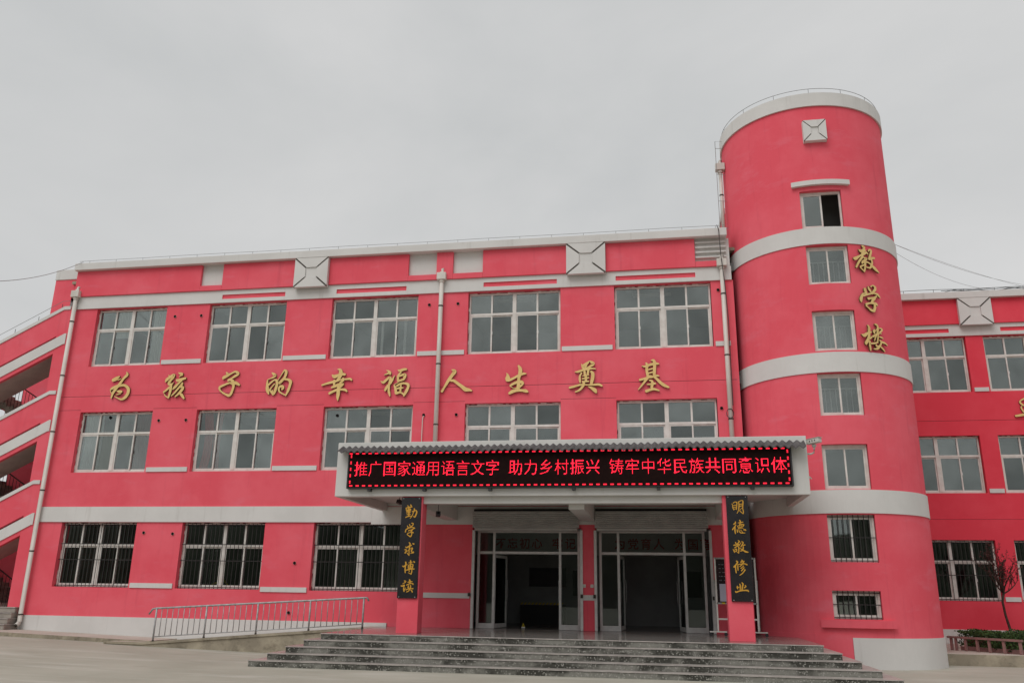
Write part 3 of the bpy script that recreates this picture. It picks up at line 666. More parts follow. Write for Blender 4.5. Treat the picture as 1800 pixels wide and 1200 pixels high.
def place_char(ch,xc,y,zc,h,mt,parent,name='character',offset=0.0,extrude=0.0,wscale=1.0):
    me=text_mesh(ch,1.0,mt,name,offset/h,extrude/h)
    xs=[v.co.x for v in me.vertices]; ys=[v.co.y for v in me.vertices]
    if not xs: return None
    cx=.5; cy=.38
    for v in me.vertices: v.co=Vector(((v.co.x-cx)*h*wscale,-v.co.z*h,(v.co.y-cy)*h))
    return link(name,me,parent,(xc,y,zc))
CM=1.0
seg=[('推广国家通用语言文字',622,879),('助力乡村振兴',893,1056),('铸牢中华民族共同意识体',1070,1384)]
def ledx(px,py=None): return px

def led_char(ch,xc,y,zc,h,parent,n=25,wscale=.93):
    me=text_mesh(ch,1.0,'led_red','character',offset=-.011); me.calc_loop_triangles()
    tris=[[Vector((me.vertices[i].co.x,me.vertices[i].co.y)) for i in t.vertices] for t in me.loop_triangles]
    b=MB(); c=h/n; done=set()
    for t in tris:
        lo=[min(p[k] for p in t) for k in (0,1)]; hi=[max(p[k] for p in t) for k in (0,1)]
        for i in range(int(lo[0]*n)-1,int(hi[0]*n)+2):
            for j in range(int(math.floor(lo[1]*n))-1,int(hi[1]*n)+2):
                if (i,j) in done: continue
                p=Vector(((i+.5)/n,(j+.5)/n)); s_=[(t[(k+1)%3]-t[k]).cross(p-t[k]) for k in range(3)]
                if all(v>=-1e-5 for v in s_) or all(v<=1e-5 for v in s_):
                    done.add((i,j)); x=((i+.5)/n-.5)*h*wscale; z=((j+.5)/n-.38)*h
                    b.face([(x-c*.43*wscale,0,z-c*.43),(x+c*.43*wscale,0,z-c*.43),(x+c*.43*wscale,0,z+c*.43),(x-c*.43*wscale,0,z+c*.43)],'led_dot')
    bpy.data.meshes.remove(me); return b.build('character',parent,loc=(xc,y,zc))
LEDCH=[('推', -7.536), ('广', -7.152), ('国', -6.769), ('家', -6.385), ('通', -6.002), ('用', -5.619), ('语', -5.235), ('言', -4.852), ('文', -4.468), ('字', -4.085), ('助', -3.498), ('力', -3.113), ('乡', -2.728), ('村', -2.343), ('振', -1.958), ('兴', -1.573), ('铸', -0.995), ('牢', -0.613), ('中', -0.23), ('华', 0.153), ('民', 0.535), ('族', 0.918), ('共', 1.3), ('同', 1.683), ('意', 2.065), ('识', 2.448), ('体', 2.83)]
for ch,x in LEDCH: led_char(ch,x,LY-.003,4.672,.405,ld)
settle(ld,(-2.4,LY,4.66))

# ------------------------------------------------------------------ brush lettering
def catmull(p0,p1,p2,p3,t): return .5*((2*p1)+(-p0+p2)*t+(2*p0-5*p1+4*p2-p3)*t*t+(-p0+3*p1-3*p2+p3)*t*t*t)
def brush(data,depth,mt,side,depth_step=.0012,wmul=1.0):
    b=MB()
    for si,st_ in enumerate(data.split(';')):
        P=[Vector([float(q)/1000 for q in p.split(',')]) for p in st_.split()]
        if len(P)==1: P.append(P[0]+Vector((.001,0,0)))
        E=[P[0]*2-P[1]]+P+[P[-1]*2-P[-2]]; Q=[]
        for i in range(1,len(E)-2):
            for k in range(4): Q.append(catmull(E[i-1],E[i],E[i+1],E[i+2],k/4))
        Q.append(P[-1]); yf=-depth-depth_step*si; Lf=[];Rt=[]
        for i,q in enumerate(Q):
            d=(Q[min(i+1,len(Q)-1)]-Q[max(i-1,0)]); d=Vector((d.x,d.y)); d=d.normalized() if d.length>1e-6 else Vector((1,0))
            nrm=Vector((-d.y,d.x))*max(q.z,.006)/2*wmul; c=Vector((q.x,q.y)); Lf.append(c+nrm); Rt.append(c-nrm)
        d0=(Q[1]-Q[0]); d0=Vector((d0.x,d0.y)).normalized()*max(Q[0].z,.006)*.3*wmul; d1=(Q[-1]-Q[-2]); d1=Vector((d1.x,d1.y)).normalized()*max(Q[-1].z,.006)*.3*wmul
        s0=[(Lf[0]*.72+Rt[0]*.28)-d0,(Lf[0]*.28+Rt[0]*.72)-d0]; s1=[(Lf[-1]*.28+Rt[-1]*.72)+d1,(Lf[-1]*.72+Rt[-1]*.28)+d1]
        for a in range(len(Q)-1): b.face([(Rt[a].x,yf,Rt[a].y),(Rt[a+1].x,yf,Rt[a+1].y),(Lf[a+1].x,yf,Lf[a+1].y),(Lf[a].x,yf,Lf[a].y)],mt)
        b.face([(v.x,yf,v.y) for v in (s0[1],Rt[0],Lf[0],s0[0])],mt); b.face([(v.x,yf,v.y) for v in (Rt[-1],s1[0],s1[1],Lf[-1])],mt)
        loop=[s0[0],s0[1]]+Rt+[s1[0],s1[1]]+Lf[::-1]
        for a in range(len(loop)):
            u=loop[a];v=loop[(a+1)%len(loop)]; b.face([(u.x,0,u.y),(v.x,0,v.y),(v.x,yf,v.y),(u.x,yf,u.y)],side)
    return b
GLYPHS={
'wei':(-17.697, 8.141, '-302,188,106 -182,242,129 -72,320,47;-112,194,35 4,237,23;167,474,12 209,369,94 100,246,82 -26,43,94 -126,-92,106 -220,-261,82 -254,-425,47;-337,-155,23 -285,-99,82 -113,-24,94 139,10,82 273,-57,94 337,-150,106 334,-286,106 257,-409,106 146,-474,70 18,-443,41 -141,-365,23;-330,-155,23 -270,-260,29;-86,-185,23 3,-204,94 102,-212,82;-89,-310,23 -5,-300,35 87,-269,23'),
'hai':(-15.672, 8.08, '-287,381,17 -250,328,46;-372,138,35 -330,217,104 -222,305,93 -111,370,93 -82,335,81;-101,301,93 -162,223,81 -232,123,93 -234,55,69 -125,52,81;-134,30,46 -64,124,17;-162,53,81 -145,-61,93 -155,-241,81 -190,-408,58;-190,-408,35 -296,-339,35 -368,-258,17;-387,-212,58 -290,-136,69 -184,-37,69;58,445,23 135,414,81 210,395,81;213,372,69 146,334,46 105,284,12;26,207,58 73,177,93 211,213,93 350,249,69;216,179,69 112,68,69 8,-42,93 -64,-125,35;251,98,46 247,42,81 155,-68,69 34,-223,58 -80,-344,35;200,-47,58 297,-55,69 283,-128,93 193,-249,81 57,-381,35;206,-261,46 286,-319,93 387,-445,58'),
'zi':(-13.722, 8.091, '-177,400,29 -124,341,88 -138,293,78;-263,162,39 -240,219,108 -117,283,88 15,356,59 149,410,68 246,359,88 241,311,78 148,256,78 36,182,59 -58,127,88 -84,99,39;0,145,78 107,94,88;-26,30,29 105,26,117 215,23,108 344,-47,59;117,7,88 139,-89,88 115,-222,78 70,-345,88 8,-410,68;5,-391,88 -121,-340,59 -272,-251,49 -344,-163,59 -332,-96,78 -199,-32,68 -26,30,59 65,28,49'),
'de':(-12.012, 8.073, '-280,363,21 -198,298,94 -151,255,84 -220,195,63 -312,157,31 -394,128,31;-403,107,42 -396,-58,84 -368,-223,115 -311,-357,42;-353,-59,63 -276,22,63 -157,111,52 -79,78,84 -58,-26,94 -85,-179,94 -124,-311,94 -170,-381,63;-293,-225,63 -229,-124,42 -144,-23,42;-162,-361,63 -233,-287,63 -293,-225,52;-199,-309,63 -197,-227,31;-47,77,21 44,229,26 142,412,42;151,433,52 220,379,94 211,255,84 159,143,84 44,13,94 39,-38,31;182,122,63 311,108,73 403,34,105 394,-89,84 347,-261,84 280,-433,31;266,-402,42 167,-359,42 53,-285,52 23,-192,63 58,-121,73 131,-113,94 168,-165,84 131,-215,63'),
'xing':(-10.033, 7.958, '-6,520,22 68,506,78 107,439,122 104,329,122 77,242,100 5,167,55;-177,337,33 -94,280,122 38,320,89 170,349,89 260,336,78;-497,6,55 -333,56,67 -168,95,78 8,134,67 138,175,44 305,181,55 438,188,67 497,143,55;-84,159,67 -88,71,78 -81,-16,55;202,217,67 207,151,89 103,55,55;-165,-80,55 -67,-49,89 63,2,100 229,19,67;208,-2,67 125,-76,67 73,-129,89;-227,-274,78 -120,-222,78 31,-161,78 186,-154,67 299,-168,78 369,-224,44;79,-64,100 78,-195,111 77,-325,111 73,-411,89 82,-520,22'),
'fu':(-8.112, 7.975, '-287,419,15 -209,381,71 -165,329,91 -152,278,51;-215,321,61 -285,292,41 -355,269,20;-454,70,15 -370,23,81 -273,101,81 -176,178,81 -132,127,91 -156,7,81 -180,-93,81;-124,-14,61 -70,95,61 -34,184,41 3,244,15;-192,-72,81 -257,-161,81 -293,-240,71;-169,-113,61 -171,-243,71 -145,-343,71 -119,-433,30;94,423,20 157,390,81 276,427,81 377,434,61;200,339,51 124,250,61 108,170,71 126,39,71;147,209,51 246,247,71 336,254,91 330,174,91 303,115,71;125,49,61 215,77,71 314,104,61;138,9,20 0,-57,20;1,-77,41 47,-179,81 77,-349,81;84,-110,61 201,-43,71 331,-26,61 454,-70,91 451,-189,81 397,-307,91 333,-434,51;331,-385,61 257,-333,51 176,-321,61;77,-349,71 196,-312,71;109,-190,51 208,-173,61 309,-175,30;224,-83,51 219,-183,61 216,-302,61'),
'ren':(-6.079, 8.001, '-192,349,18 -113,319,92 -93,272,120 -163,173,102 -250,47,102 -336,-97,83 -413,-232,65 -481,-349,83;-202,0,74 -101,-12,83 29,-107,92 169,-211,102 272,-295,129 381,-316,92 481,-346,37'),
'sheng':(-4.178, 7.975, '-341,221,10 -301,141,79 -299,33,158 -317,-25,99;-288,-26,79 -202,1,79 -87,57,69 57,131,79 172,177,79 278,178,30;33,437,59 83,356,99 94,258,118 76,140,99 49,23,89 50,-114,99 33,-259,108 24,-337,99;-218,-194,59 -113,-129,79 21,-83,89 136,-87,99 194,-127,59;185,-146,49 81,-231,79;-208,-214,30 -101,-275,20 24,-269,59;-243,-437,79 -129,-372,108 -14,-346,89 159,-350,79 274,-372,99 341,-403,39'),
'dian':(-2.07, 7.993, '-127,427,11 -106,359,45 -74,291,79;-84,358,68 25,411,90 124,498,34;25,378,68 -9,300,68;146,498,34 210,439,101 231,394,90 144,329,68 13,254,56;-325,169,23 -227,172,68 -74,223,68 78,252,68 208,260,45 305,246,34;-74,291,68 -31,222,68;-119,135,45 -174,25,56 -175,-87,68 -165,-176,34;-31,177,68 -21,87,68 10,-3,79 9,-114,68;-87,34,34 97,62,45;-99,-55,45 96,-27,45;-99,-144,56 95,-139,45;88,241,79 77,152,68 65,74,68;163,171,56 216,103,101 215,-31,101 181,-174,90 169,-263,56;-490,-323,68 -360,-293,68 -165,-243,56 51,-248,34 223,-253,56 395,-247,68 490,-293,56;-56,-157,79 -68,-256,79 -145,-365,68 -231,-429,56 -318,-460,34;72,-304,17 178,-351,79 274,-420,113 316,-498,56'),
'ji':(-0.049, 7.978, '-44,477,22 30,474,78 59,396,89 54,229,89 38,64,89 34,-46,56;-324,308,17 -219,293,67 -69,344,78 90,372,78 185,358,44;-194,404,44 -165,325,78 -180,181,78 -163,48,78 -155,-40,67;-138,185,44 1,220,44;-141,75,44 -3,110,44;-144,-24,67 -49,-10,56;-400,-121,67 -262,-92,67 -135,-52,67 13,-34,67 99,-3,67 182,-17,33;-166,-62,89 -244,-170,67 -353,-309,50 -451,-427,17;34,-35,67 116,-114,78 217,-226,89 318,-305,89 451,-374,56;-116,-140,33 -43,-164,67 -25,-231,78 -50,-372,78;-183,-270,33 -78,-262,56 59,-244,67;-221,-477,89 -105,-436,78 22,-417,67 166,-465,44'),
'jiao':(-0.044, 10.895, '-75,397,45 -21,361,90 -17,318,63 -67,232,99 -89,133,81;-206,265,18 -143,230,90 -45,252,72 35,272,36;-395,-30,81 -337,-22,99 -202,65,54 -58,146,72 45,203,63 97,158,27;-87,72,72 -165,-17,63 -255,-133,63 -351,-292,54;-54,24,54 22,17,63 -13,-31,63 -108,-96,81 -143,-153,45;-47,-71,63 -41,-174,63 -66,-298,54 -98,-397,45;-97,-389,36 -165,-329,36 -215,-266,45 -122,-211,45 -51,-175,36;-12,-101,45 46,-93,45 119,-127,45 170,-172,54 274,-263,90 395,-369,27;120,257,45 155,306,45 209,278,54 176,169,63 133,58,72 106,2,72;117,12,63 219,52,72 297,62,54;183,3,54 201,-81,54 159,-183,63 102,-259,54 -31,-251,27'),
'xue':(-0.033, 9.726, '-153,258,84 -143,194,84 -125,122,76;-42,338,25 -15,267,67 39,183,50;50,341,42 120,386,34 189,349,67 189,275,76 114,192,67 61,144,50;-323,-154,42 -321,-64,93 -271,47,67 -228,102,42 -134,121,34;-236,35,50 -121,82,50 32,133,50 145,150,42 252,126,67 323,36,25;-80,-28,84 -4,-11,59 128,21,59 208,72,50;145,7,67 61,-69,76 25,-138,67;-176,-210,67 -61,-164,50 69,-149,67 159,-163,76 208,-207,25;112,-169,76 108,-275,76 57,-386,84;57,-386,67 -32,-364,67 -115,-300,42 -181,-251,50'),
'lou':(-0.066, 8.564, '-163,344,34 -125,273,68 -138,173,76 -154,48,76 -198,-72,85 -276,-178,85 -282,-227,42;-404,55,17 -315,31,93 -204,100,68 -66,156,34;-148,-50,51 -45,26,42 76,96,51 196,150,59 261,140,25;-157,-117,51 -163,-240,59 -158,-345,51 -165,-395,17;78,395,42 141,376,51 160,304,59 132,160,68;30,240,25 22,181,76 24,124,42;50,184,25 115,249,25;195,283,25 270,282,42 283,234,51 198,167,42;128,135,59 72,63,51 -5,-93,25;-47,9,34 73,71,42;142,95,42 119,-6,42 95,-116,42;171,32,34 236,22,51 288,-5,25;-138,-188,42 -14,-168,51 103,-131,34;167,-67,42 227,-110,59 328,-133,51 404,-191,25;218,-111,51 168,-207,51 60,-316,59 -64,-336,25;29,-196,25 41,-244,51 144,-242,34;154,-241,34 230,-299,51 294,-382,25'),
'wing':(12.8, 8.247, '306,261,47 176,318,54 56,290,54 -59,231,47 -90,162,62 -32,83,62 21,51,47 180,63,47;-55,22,31 -84,-31,47 -43,-132,54 -11,-194,47 95,-226,47 246,-138,47;-306,-318,70 -193,-305,78 -28,-277,86 229,-252,86'),
'bqin':(-6.197, 3.609, '-110,151,17 -79,134,21;-146,85,21 -86,101,29 18,117,25;-28,171,25 -5,142,25 -25,101,25;-137,85,21 -125,27,25 -83,43,33 -14,60,33;-124,2,25 -72,10,25 -12,26,29;-69,118,33 -59,10,37 -57,-106,33;-122,-31,21 -19,-15,21;-111,-73,17 -16,-64,17;-138,-147,25 -95,-126,25 -31,-114,21 21,-110,12;77,72,33 83,35,33 60,-23,21 29,-106,21 -19,-171,17;24,-3,21 75,14,25 127,26,25 146,-7,33 136,-64,37 101,-139,33 69,-114,17'),
'bxue':(-6.202, 3.157, '-77,100,20 -53,50,25;-27,136,20 -3,91,25;23,165,16 67,157,25 69,124,25 32,83,25 -23,51,25 -82,26,20 -111,-3,25 -121,-56,33;-81,10,16 -31,42,16 72,59,20 121,35,25;-40,-23,29 6,-7,20 57,6,25 91,34,25;58,2,25 21,-47,33;26,-51,33 87,-71,29;35,-55,33 50,-104,25 23,-165,29 -21,-149,25 -70,-109,20 -33,-76,20 27,-64,20'),
'bqiu':(-6.201, 2.688, '-13,157,24 14,133,28 12,88,36 3,20,28 -2,-61,24 4,-157,20;-102,51,16 -63,36,32 -8,68,32 55,93,24;79,133,20 118,121,36;-120,-17,20 -85,-17,28 -75,-45,24 -103,-98,36;-87,-77,16 -29,-37,16 29,4,16 71,28,24 81,4,32 57,-40,28 67,-68,24 119,-76,32;120,-88,24 44,-105,16;-5,-149,20 -56,-89,16'),
'bbo':(-6.203, 2.244, '-76,132,28 -65,92,36 -74,24,28 -78,-56,32 -70,-131,24;-156,31,16 -112,20,36 -71,52,28 -25,68,16;51,165,32 58,105,32 53,45,32 53,-30,24;3,109,16 96,129,20;129,146,24 156,122,36;1,53,20 1,-15,24;1,53,16 64,73,24 116,70,24 114,18,28 103,-22,24;8,13,24 93,22,20;10,-23,24 94,-14,20;-56,-71,24 7,-51,28 91,-38,24 155,-37,28;97,-54,24 95,-113,28 81,-165,24;76,-157,20 7,-126,16;21,-74,24 39,-94,24'),
'bdu':(-6.21, 1.8, '-82,125,20 -39,106,32 -71,74,20 -116,50,16;-157,6,24 -122,-5,36 -68,23,28;-68,15,28 -82,-40,24 -79,-87,36 -68,-134,24;-62,-95,24 -35,-39,12;52,151,32 71,119,32 69,76,32;17,91,24 72,100,24 127,108,20;-17,20,24 33,44,24 99,64,24 151,53,28 143,34,24;43,13,24 28,-31,32 54,-46,24;89,21,24 92,-30,28 73,-77,28 41,-121,24 -8,-141,20;-28,-94,24 30,-70,24 93,-61,20 157,-60,32;99,-93,20 130,-116,32 144,-151,20'),
'cming':(1.836, 3.706, '-130,80,16 -113,45,19 -112,-10,23 -89,-68,19;-102,91,16 -58,119,23 -13,107,27 -17,45,23 -31,-56,23;-94,41,19 -25,45,16;-96,-2,16 -27,2,16;-91,-45,16 -30,-37,16;19,126,19 35,76,27 30,-2,27 14,-80,19 -21,-145,16;34,126,19 105,157,19 130,130,27 120,36,27 115,-41,23 127,-99,23 119,-157,19;119,-157,16 72,-115,19 37,-80,16;45,64,19 115,75,16;43,17,23 112,36,16;41,-72,12 94,-22,12'),
'cde':(1.84, 3.247, '-75,119,23 -81,84,31 -121,57,27;-68,46,23 -110,-12,27 -155,-66,27;-91,-8,23 -98,-77,31 -92,-157,23;18,157,23 36,130,31 29,84,27 15,38,19;-20,92,15 33,96,23 99,111,19;-32,23,19 -19,-23,15;-17,23,15 46,50,23 111,54,23 89,11,27;-11,-16,15 81,0,15;15,38,15 20,-8,12;53,46,15 50,0,12;-21,-42,19 41,-31,15 94,-27,15;-48,-62,23 -41,-130,23;-7,-61,15 -2,-107,19 34,-138,23 87,-141,23 132,-141,12;80,-138,19 66,-107,15;38,-69,23 44,-103,15;95,-65,19 133,-69,35 155,-84,19'),
'cjing':(1.844, 2.789, '-109,103,23 -92,69,23;-45,149,15 -17,123,27 -49,85,23 -82,47,23;-154,35,23 -105,43,27 -43,66,19;-28,55,23 -76,17,23 -131,-22,27;-76,13,19 -40,-6,23 -40,-66,27 -49,-149,19;-48,-142,15 -81,-123,15;-171,-56,15 -154,-94,23 -138,-131,19;-138,-75,19 -99,-48,23 -90,-82,23 -99,-112,19;-136,-105,19 -91,-97,15;20,100,15 -14,47,15 -35,13,11;36,123,19 68,97,23 47,55,23 9,-2,23;53,36,23 110,44,23;63,10,23 60,-36,27 38,-81,27 -8,-96,19;-26,-25,11 25,-55,23 68,-84,30 112,-111,38 171,-121,19'),
'cxiu':(1.821, 2.318, '-92,150,23 -64,124,34 -97,71,30 -150,11,38;-111,30,23 -115,-44,26 -109,-119,26;-61,53,23 -64,-7,26 -64,-66,19;33,174,19 46,147,34 7,121,26;84,148,26 59,106,26 26,61,23 -21,24,19;-67,68,19 -18,76,19 35,84,23 95,88,23 150,66,30;70,43,19 38,9,19 2,-17,23;78,2,23 46,-35,23 14,-73,26;94,-46,34 69,-87,23 21,-136,23 -34,-174,15'),
'cye':(1.82, 1.875, '-45,79,22 -33,32,30 -42,-57,22;5,106,22 29,77,33 14,17,30 -2,-60,30;-100,34,15 -102,-6,33 -93,-35,18;-87,1,15 -53,9,15;76,48,22 89,22,30 46,-11,22;-148,-91,33 -131,-106,33 -81,-87,26 -6,-67,30 69,-63,30 124,-65,33 148,-91,22'),
}

grp='gold brush characters across the main facade'
names=[('wei','为','first and leftmost'),('hai','孩','second'),('zi','子','third'),('de','的','fourth'),('xing','幸','fifth'),('fu','福','sixth, just left of the middle downpipe'),('ren','人','seventh, two strokes, just right of the middle downpipe'),('sheng','生','eighth'),('dian','奠','ninth'),('ji','基','tenth and rightmost')]
for key,ch,pos in names:
    x,z,d=GLYPHS[key]
    o=brush(d,.05,'gold','gold_side').build('wall_character'); o.location=(x,-.012,z)
    tag(o,'gold brush character %s, %s on the main facade'%(ch,pos),'letter',grp)
for key,ch,pos in (('jiao','教','uppermost'),('xue','学','middle'),('lou','楼','lowest')):
    u,z,d=GLYPHS[key]; a=R(26.5); rr=RR+.02
    o=brush(d,.045,'gold','gold_side').build('wall_character'); o.location=(XC+rr*math.sin(a)+u*math.cos(a), YC-rr*math.cos(a)+u*math.sin(a), z); o.rotation_euler=(0,0,a)
    tag(o,'gold brush character %s, %s of three on the round tower'%(ch,pos),'letter','gold brush characters down the round tower')
x,z,d=GLYPHS['wing']; o=brush(d,.05,'gold','gold_side').build('wall_character'); o.location=(x,YWG-.01,z); tag(o,'gold brush character cut by the right picture edge on the set-back wing','letter')
def board(x0,x1,z0,z1,keys,label):
    t=thing('couplet_board',label,'signboard',((x0+x1)/2,-3.90,z0)); w=(x1-x0)/2
    bev(MB().box(-w,w,-.035,.008,0,z1-z0,'board_black').build('panel',t),.008,2)
    for k in keys:
        x,z,d=GLYPHS[k]; o=brush(d,.006,'board_gold','board_gold',depth_step=.0005,wmul=1.0).build('character',t); o.location=(x-(x0+x1)/2,-.036,z-z0)
    for zz in (.03,z1-z0-.03):
        for s in (-1,1): MB().tube([(s*(w-.05),-.035,zz),(s*(w-.05),-.043,zz)],.012,'galvanised',8).build('screw',t)
board(-6.46,-5.95,1.51,3.965,['bqin','bxue','bqiu','bbo','bdu'],'tall black signboard with five gold characters on the left porch column')
board(1.575,2.08,1.56,3.975,['cming','cde','cjing','cxiu','cye'],'tall black signboard with five gold characters on the right porch column')
# hall lettering
for txt,ch in (('left',[('不', -5.346), ('忘', -4.947), ('初', -4.523), ('心', -4.109), ('牢', -3.414), ('记', -2.978)]),('right',[('为', -1.324), ('党', -0.893), ('育', -0.474), ('人', -0.057), ('为', 0.624), ('国', 1.045), ('育', 1.445), ('才', 1.844)])):
    t=thing('hall_slogan','dark red block lettering on the hall beam behind the %s glass doors'%txt,'lettering',(0,3.995,3.3))
    for c,x in ch: place_char(c,x,0,0,.37,'hall_text',t,offset=.005,extrude=.006)

# ------------------------------------------------------------------ steps, ramp, rail
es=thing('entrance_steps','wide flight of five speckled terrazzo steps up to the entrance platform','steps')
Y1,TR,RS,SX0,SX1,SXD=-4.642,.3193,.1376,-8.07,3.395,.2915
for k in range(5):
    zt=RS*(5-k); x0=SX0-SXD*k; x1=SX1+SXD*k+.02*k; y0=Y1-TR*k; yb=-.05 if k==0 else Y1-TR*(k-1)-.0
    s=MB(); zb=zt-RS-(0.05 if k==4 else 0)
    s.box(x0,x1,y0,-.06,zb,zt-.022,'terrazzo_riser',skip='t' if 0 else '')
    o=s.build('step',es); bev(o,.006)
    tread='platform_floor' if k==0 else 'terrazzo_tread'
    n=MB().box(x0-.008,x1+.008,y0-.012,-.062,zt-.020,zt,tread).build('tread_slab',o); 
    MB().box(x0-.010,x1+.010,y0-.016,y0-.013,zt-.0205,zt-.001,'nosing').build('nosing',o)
settle(es,(-2.3,-3,0))

def gz(x):      # ground rises gently towards the left end
    t=max(0,(-10.0-x))/10.0; return .03*t*10*.0+ (.018*(t*10)**1.15 if t>0 else 0)
rm=thing('ramp','weathered concrete access ramp climbing beside the building to the platform','ramp')
RY0,RY1=-1.95,-.05
b=MB(); xs=[-15.6+.4*k for k in range(20)]; xs[-1]=-8.05
def rz(x): return .19+(.69-.19)*min(1,max(0,(x+14.4)/6.0)) 
for a,c in zip(xs,xs[1:]):
    b.face([(a,RY0,-.1),(c,RY0,-.1),(c,RY0,rz(c)),(a,RY0,rz(a))],'old_concrete')
    b.face([(a,RY0,rz(a)),(c,RY0,rz(c)),(c,RY1,rz(c)),(a,RY1,rz(a))],'pavement')
b.face([(xs[0],RY1,-.1),(xs[0],RY0,-.1),(xs[0],RY0,rz(xs[0])),(xs[0],RY1,rz(xs[0]))],'old_concrete')
b.build('ramp_body',rm)
b=MB()
for a,c in zip(xs,xs[1:]):
    za,zc=rz(a),rz(c); b.prism([(a,za-.05),(c,zc-.05),(c,zc+.015),(a,za+.015)],RY0-.03,RY0-.001,'old_concrete')
b.build('edge_lip',rm)
settle(rm,(-11.5,-1,0))
hr=thing('handrail','grey steel handrail with thin uprights along the outer edge of the ramp','railing')
hy=RY0+.06
def hz(x): return rz(x)
xa,xb=-14.16,-8.0
MB().tube([(xa-.2,hy,hz(xa)+.74),(xa-.1,hy,hz(xa)+.88),(xa,hy,hz(xa)+.9),(xb,hy,hz(xb)+.80),(xb+.07,hy,hz(xb)+.80),(xb+.12,hy,hz(xb)+.72)],.026,'galvanised',8).build('top_rail',hr,smooth=True)
MB().tube([(xa,hy,hz(xa)+.14),(xb,hy,hz(xb)+.12)],.015,'galvanised',6).build('bottom_rail',hr,smooth=True)
def topz(x): t=(x-xa)/(xb-xa); return hz(xa)+.9+(hz(xb)+.8-hz(xa)-.9)*t
for k in range(5):
    x=xa+.02+(xb-xa-.04)*k/4
    p=MB().tube([(x,hy,hz(x)-.05),(x,hy,topz(x)-.01)],.026,'galvanised',8).build('post',hr,smooth=True); MB().tube([(x,hy,hz(x)-.02),(x,hy,hz(x)+.05)],.032,'joint_dark',8).build('rusty_foot',p)
    if k<4:
        for q in range(1,9):
            xx=x+(xb-xa-.04)/4*q/9; t=(xx-xa)/(xb-xa); zb=hz(xa)+.14+(hz(xb)+.12-hz(xa)-.14)*t
            MB().tube([(xx,hy,zb),(xx,hy,topz(xx)-.01)],.011,'galvanised',6).build('baluster',hr,smooth=True)
settle(hr,(-11,hy,.4))

# ------------------------------------------------------------------ ground
b=MB(); xs=[-160,-60,-40,-30]+[-26+.5*k for k in range(33)]+[-5,0,5,10,20,60,160]; ys=[-160,-60,-30,-20,-10,-5,-2.5,-1.4,0,10,60,200]
for a,c in zip(xs,xs[1:]):
    for y0,y1 in zip(ys,ys[1:]):
        g=lambda x: gz(max(x,-26))
        b.face([(a,y0,g(a)),(c,y0,g(c)),(c,y1,g(c)),(a,y1,g(a))],'concrete')
g_=b.build('courtyard_ground',kind='structure',smooth=True)
b=MB(); xs=[-27+.5*k for k in range(26)]
for a,c in zip(xs,xs[1:]):
    za,zc=[gz(x)+.11 for x in (a,c)]
    b.face([(a,-1.45,za),(c,-1.45,zc),(c,.2,zc),(a,.2,za)],'pavement'); b.face([(a,-1.45,gz(a)-.05),(c,-1.45,gz(c)-.05),(c,-1.45,zc),(a,-1.45,za)],'old_concrete')
x=xs[-1]; b.face([(x,-1.45,-.1),(x,.2,-.1),(x,.2,gz(x)+.11),(x,-1.45,gz(x)+.11)],'old_concrete')
b.build('pavement',kind='structure')
bev(MB().box(6.9,30,.85,YWG-.04,-.1,.30,'pavement').build('raised_terrace',kind='structure'),.01)
MB().box(7.0,30,.838,.849,-.1,.292,'old_concrete').build('terrace_kerb',kind='structure')

# hills
def ridge(name,pts,depth,seed,toward=1):
    rnd=random.Random(seed); b=MB(); n=len(pts); rows=6
    grid=[]
    for r_ in range(rows):
        t=r_/(rows-1); row=[]
        for i,(x,y,h) in enumerate(pts): row.append((x+rnd.uniform(-1,1),y+toward*depth*t,h*math.sin(t*math.pi/2)+ (rnd.uniform(-.6,.6) if 0<r_ else -.5)))
        grid.append(row)
    for r_ in range(rows-1):
        for i in range(n-1): b.face([grid[r_][i],grid[r_][i+1],grid[r_+1][i+1],grid[r_+1][i]],'hill')
    return b.build(name,kind='structure',smooth=True)
rnd=random.Random(3)
ridge('hill',[(-190+8*i,110,9.5+3*math.sin(i*.7)+rnd.uniform(-.6,.6)) for i in range(22)],45,4)
ridge('reflection_ridge',[(-150+6*i,-95,14.3+1.6*math.sin(i*.55)+1.0*math.sin(i*1.7)+rnd.uniform(-.6,.6)) for i in range(56)],30,5,toward=-1)  # unseen, added behind the camera to darken reflections in the ground-floor glass
# ------------------------------------------------------------------ small things on and round the buildings
def curtain(x0,x1,z0,z1,mt,label,group=None,y=.245,folds=7,sway=0.0):
    b=MB(); n=folds*6; k=b.mi(mt); rows=5
    for r_ in range(rows):
        z=z0+(z1-z0)*r_/(rows-1)
        for i in range(n+1):
            x=x0+(x1-x0)*i/n+sway*math.sin(math.pi*(1-r_/(rows-1)))*.5; b.v.append((x-x0,.022*math.sin(2*math.pi*i/6),z-z0))
    for r_ in range(rows-1):
        for i in range(n): a=r_*(n+1)+i; b.f.append((a,a+1,a+n+2,a+n+1)); b.m.append(k)
    o=b.build('curtain',smooth=True); o.location=(x0,y,z0); tag(o,label,'curtain',group)
curtain(-18.95,-18.3,5.28,7.2,'curtain_grey','grey curtain behind the leftmost panes of the left middle-floor window',sway=.1)
curtain(-17.05,-16.45,5.28,7.2,'curtain_pink','dusky pink curtain in the right of the left middle-floor window')
curtain(-18.3,-17.72,5.28,6.5,'curtain_beige','plain beige blind in the second pane of the left middle-floor window',folds=2)
curtain(-14.65,-14.35,5.28,7.2,'curtain_red','red curtain strip nearest the left edge of the second middle-floor window',folds=3,sway=.2)
curtain(-14.18,-13.95,5.28,7.2,'curtain_red','narrower red curtain strip right of another in the second middle-floor window',folds=3,sway=-.1)
curtain(-18.35,-17.7,9.9,10.85,'curtain_grey','pale curtain behind the top left panes of the leftmost top-floor window',folds=6)
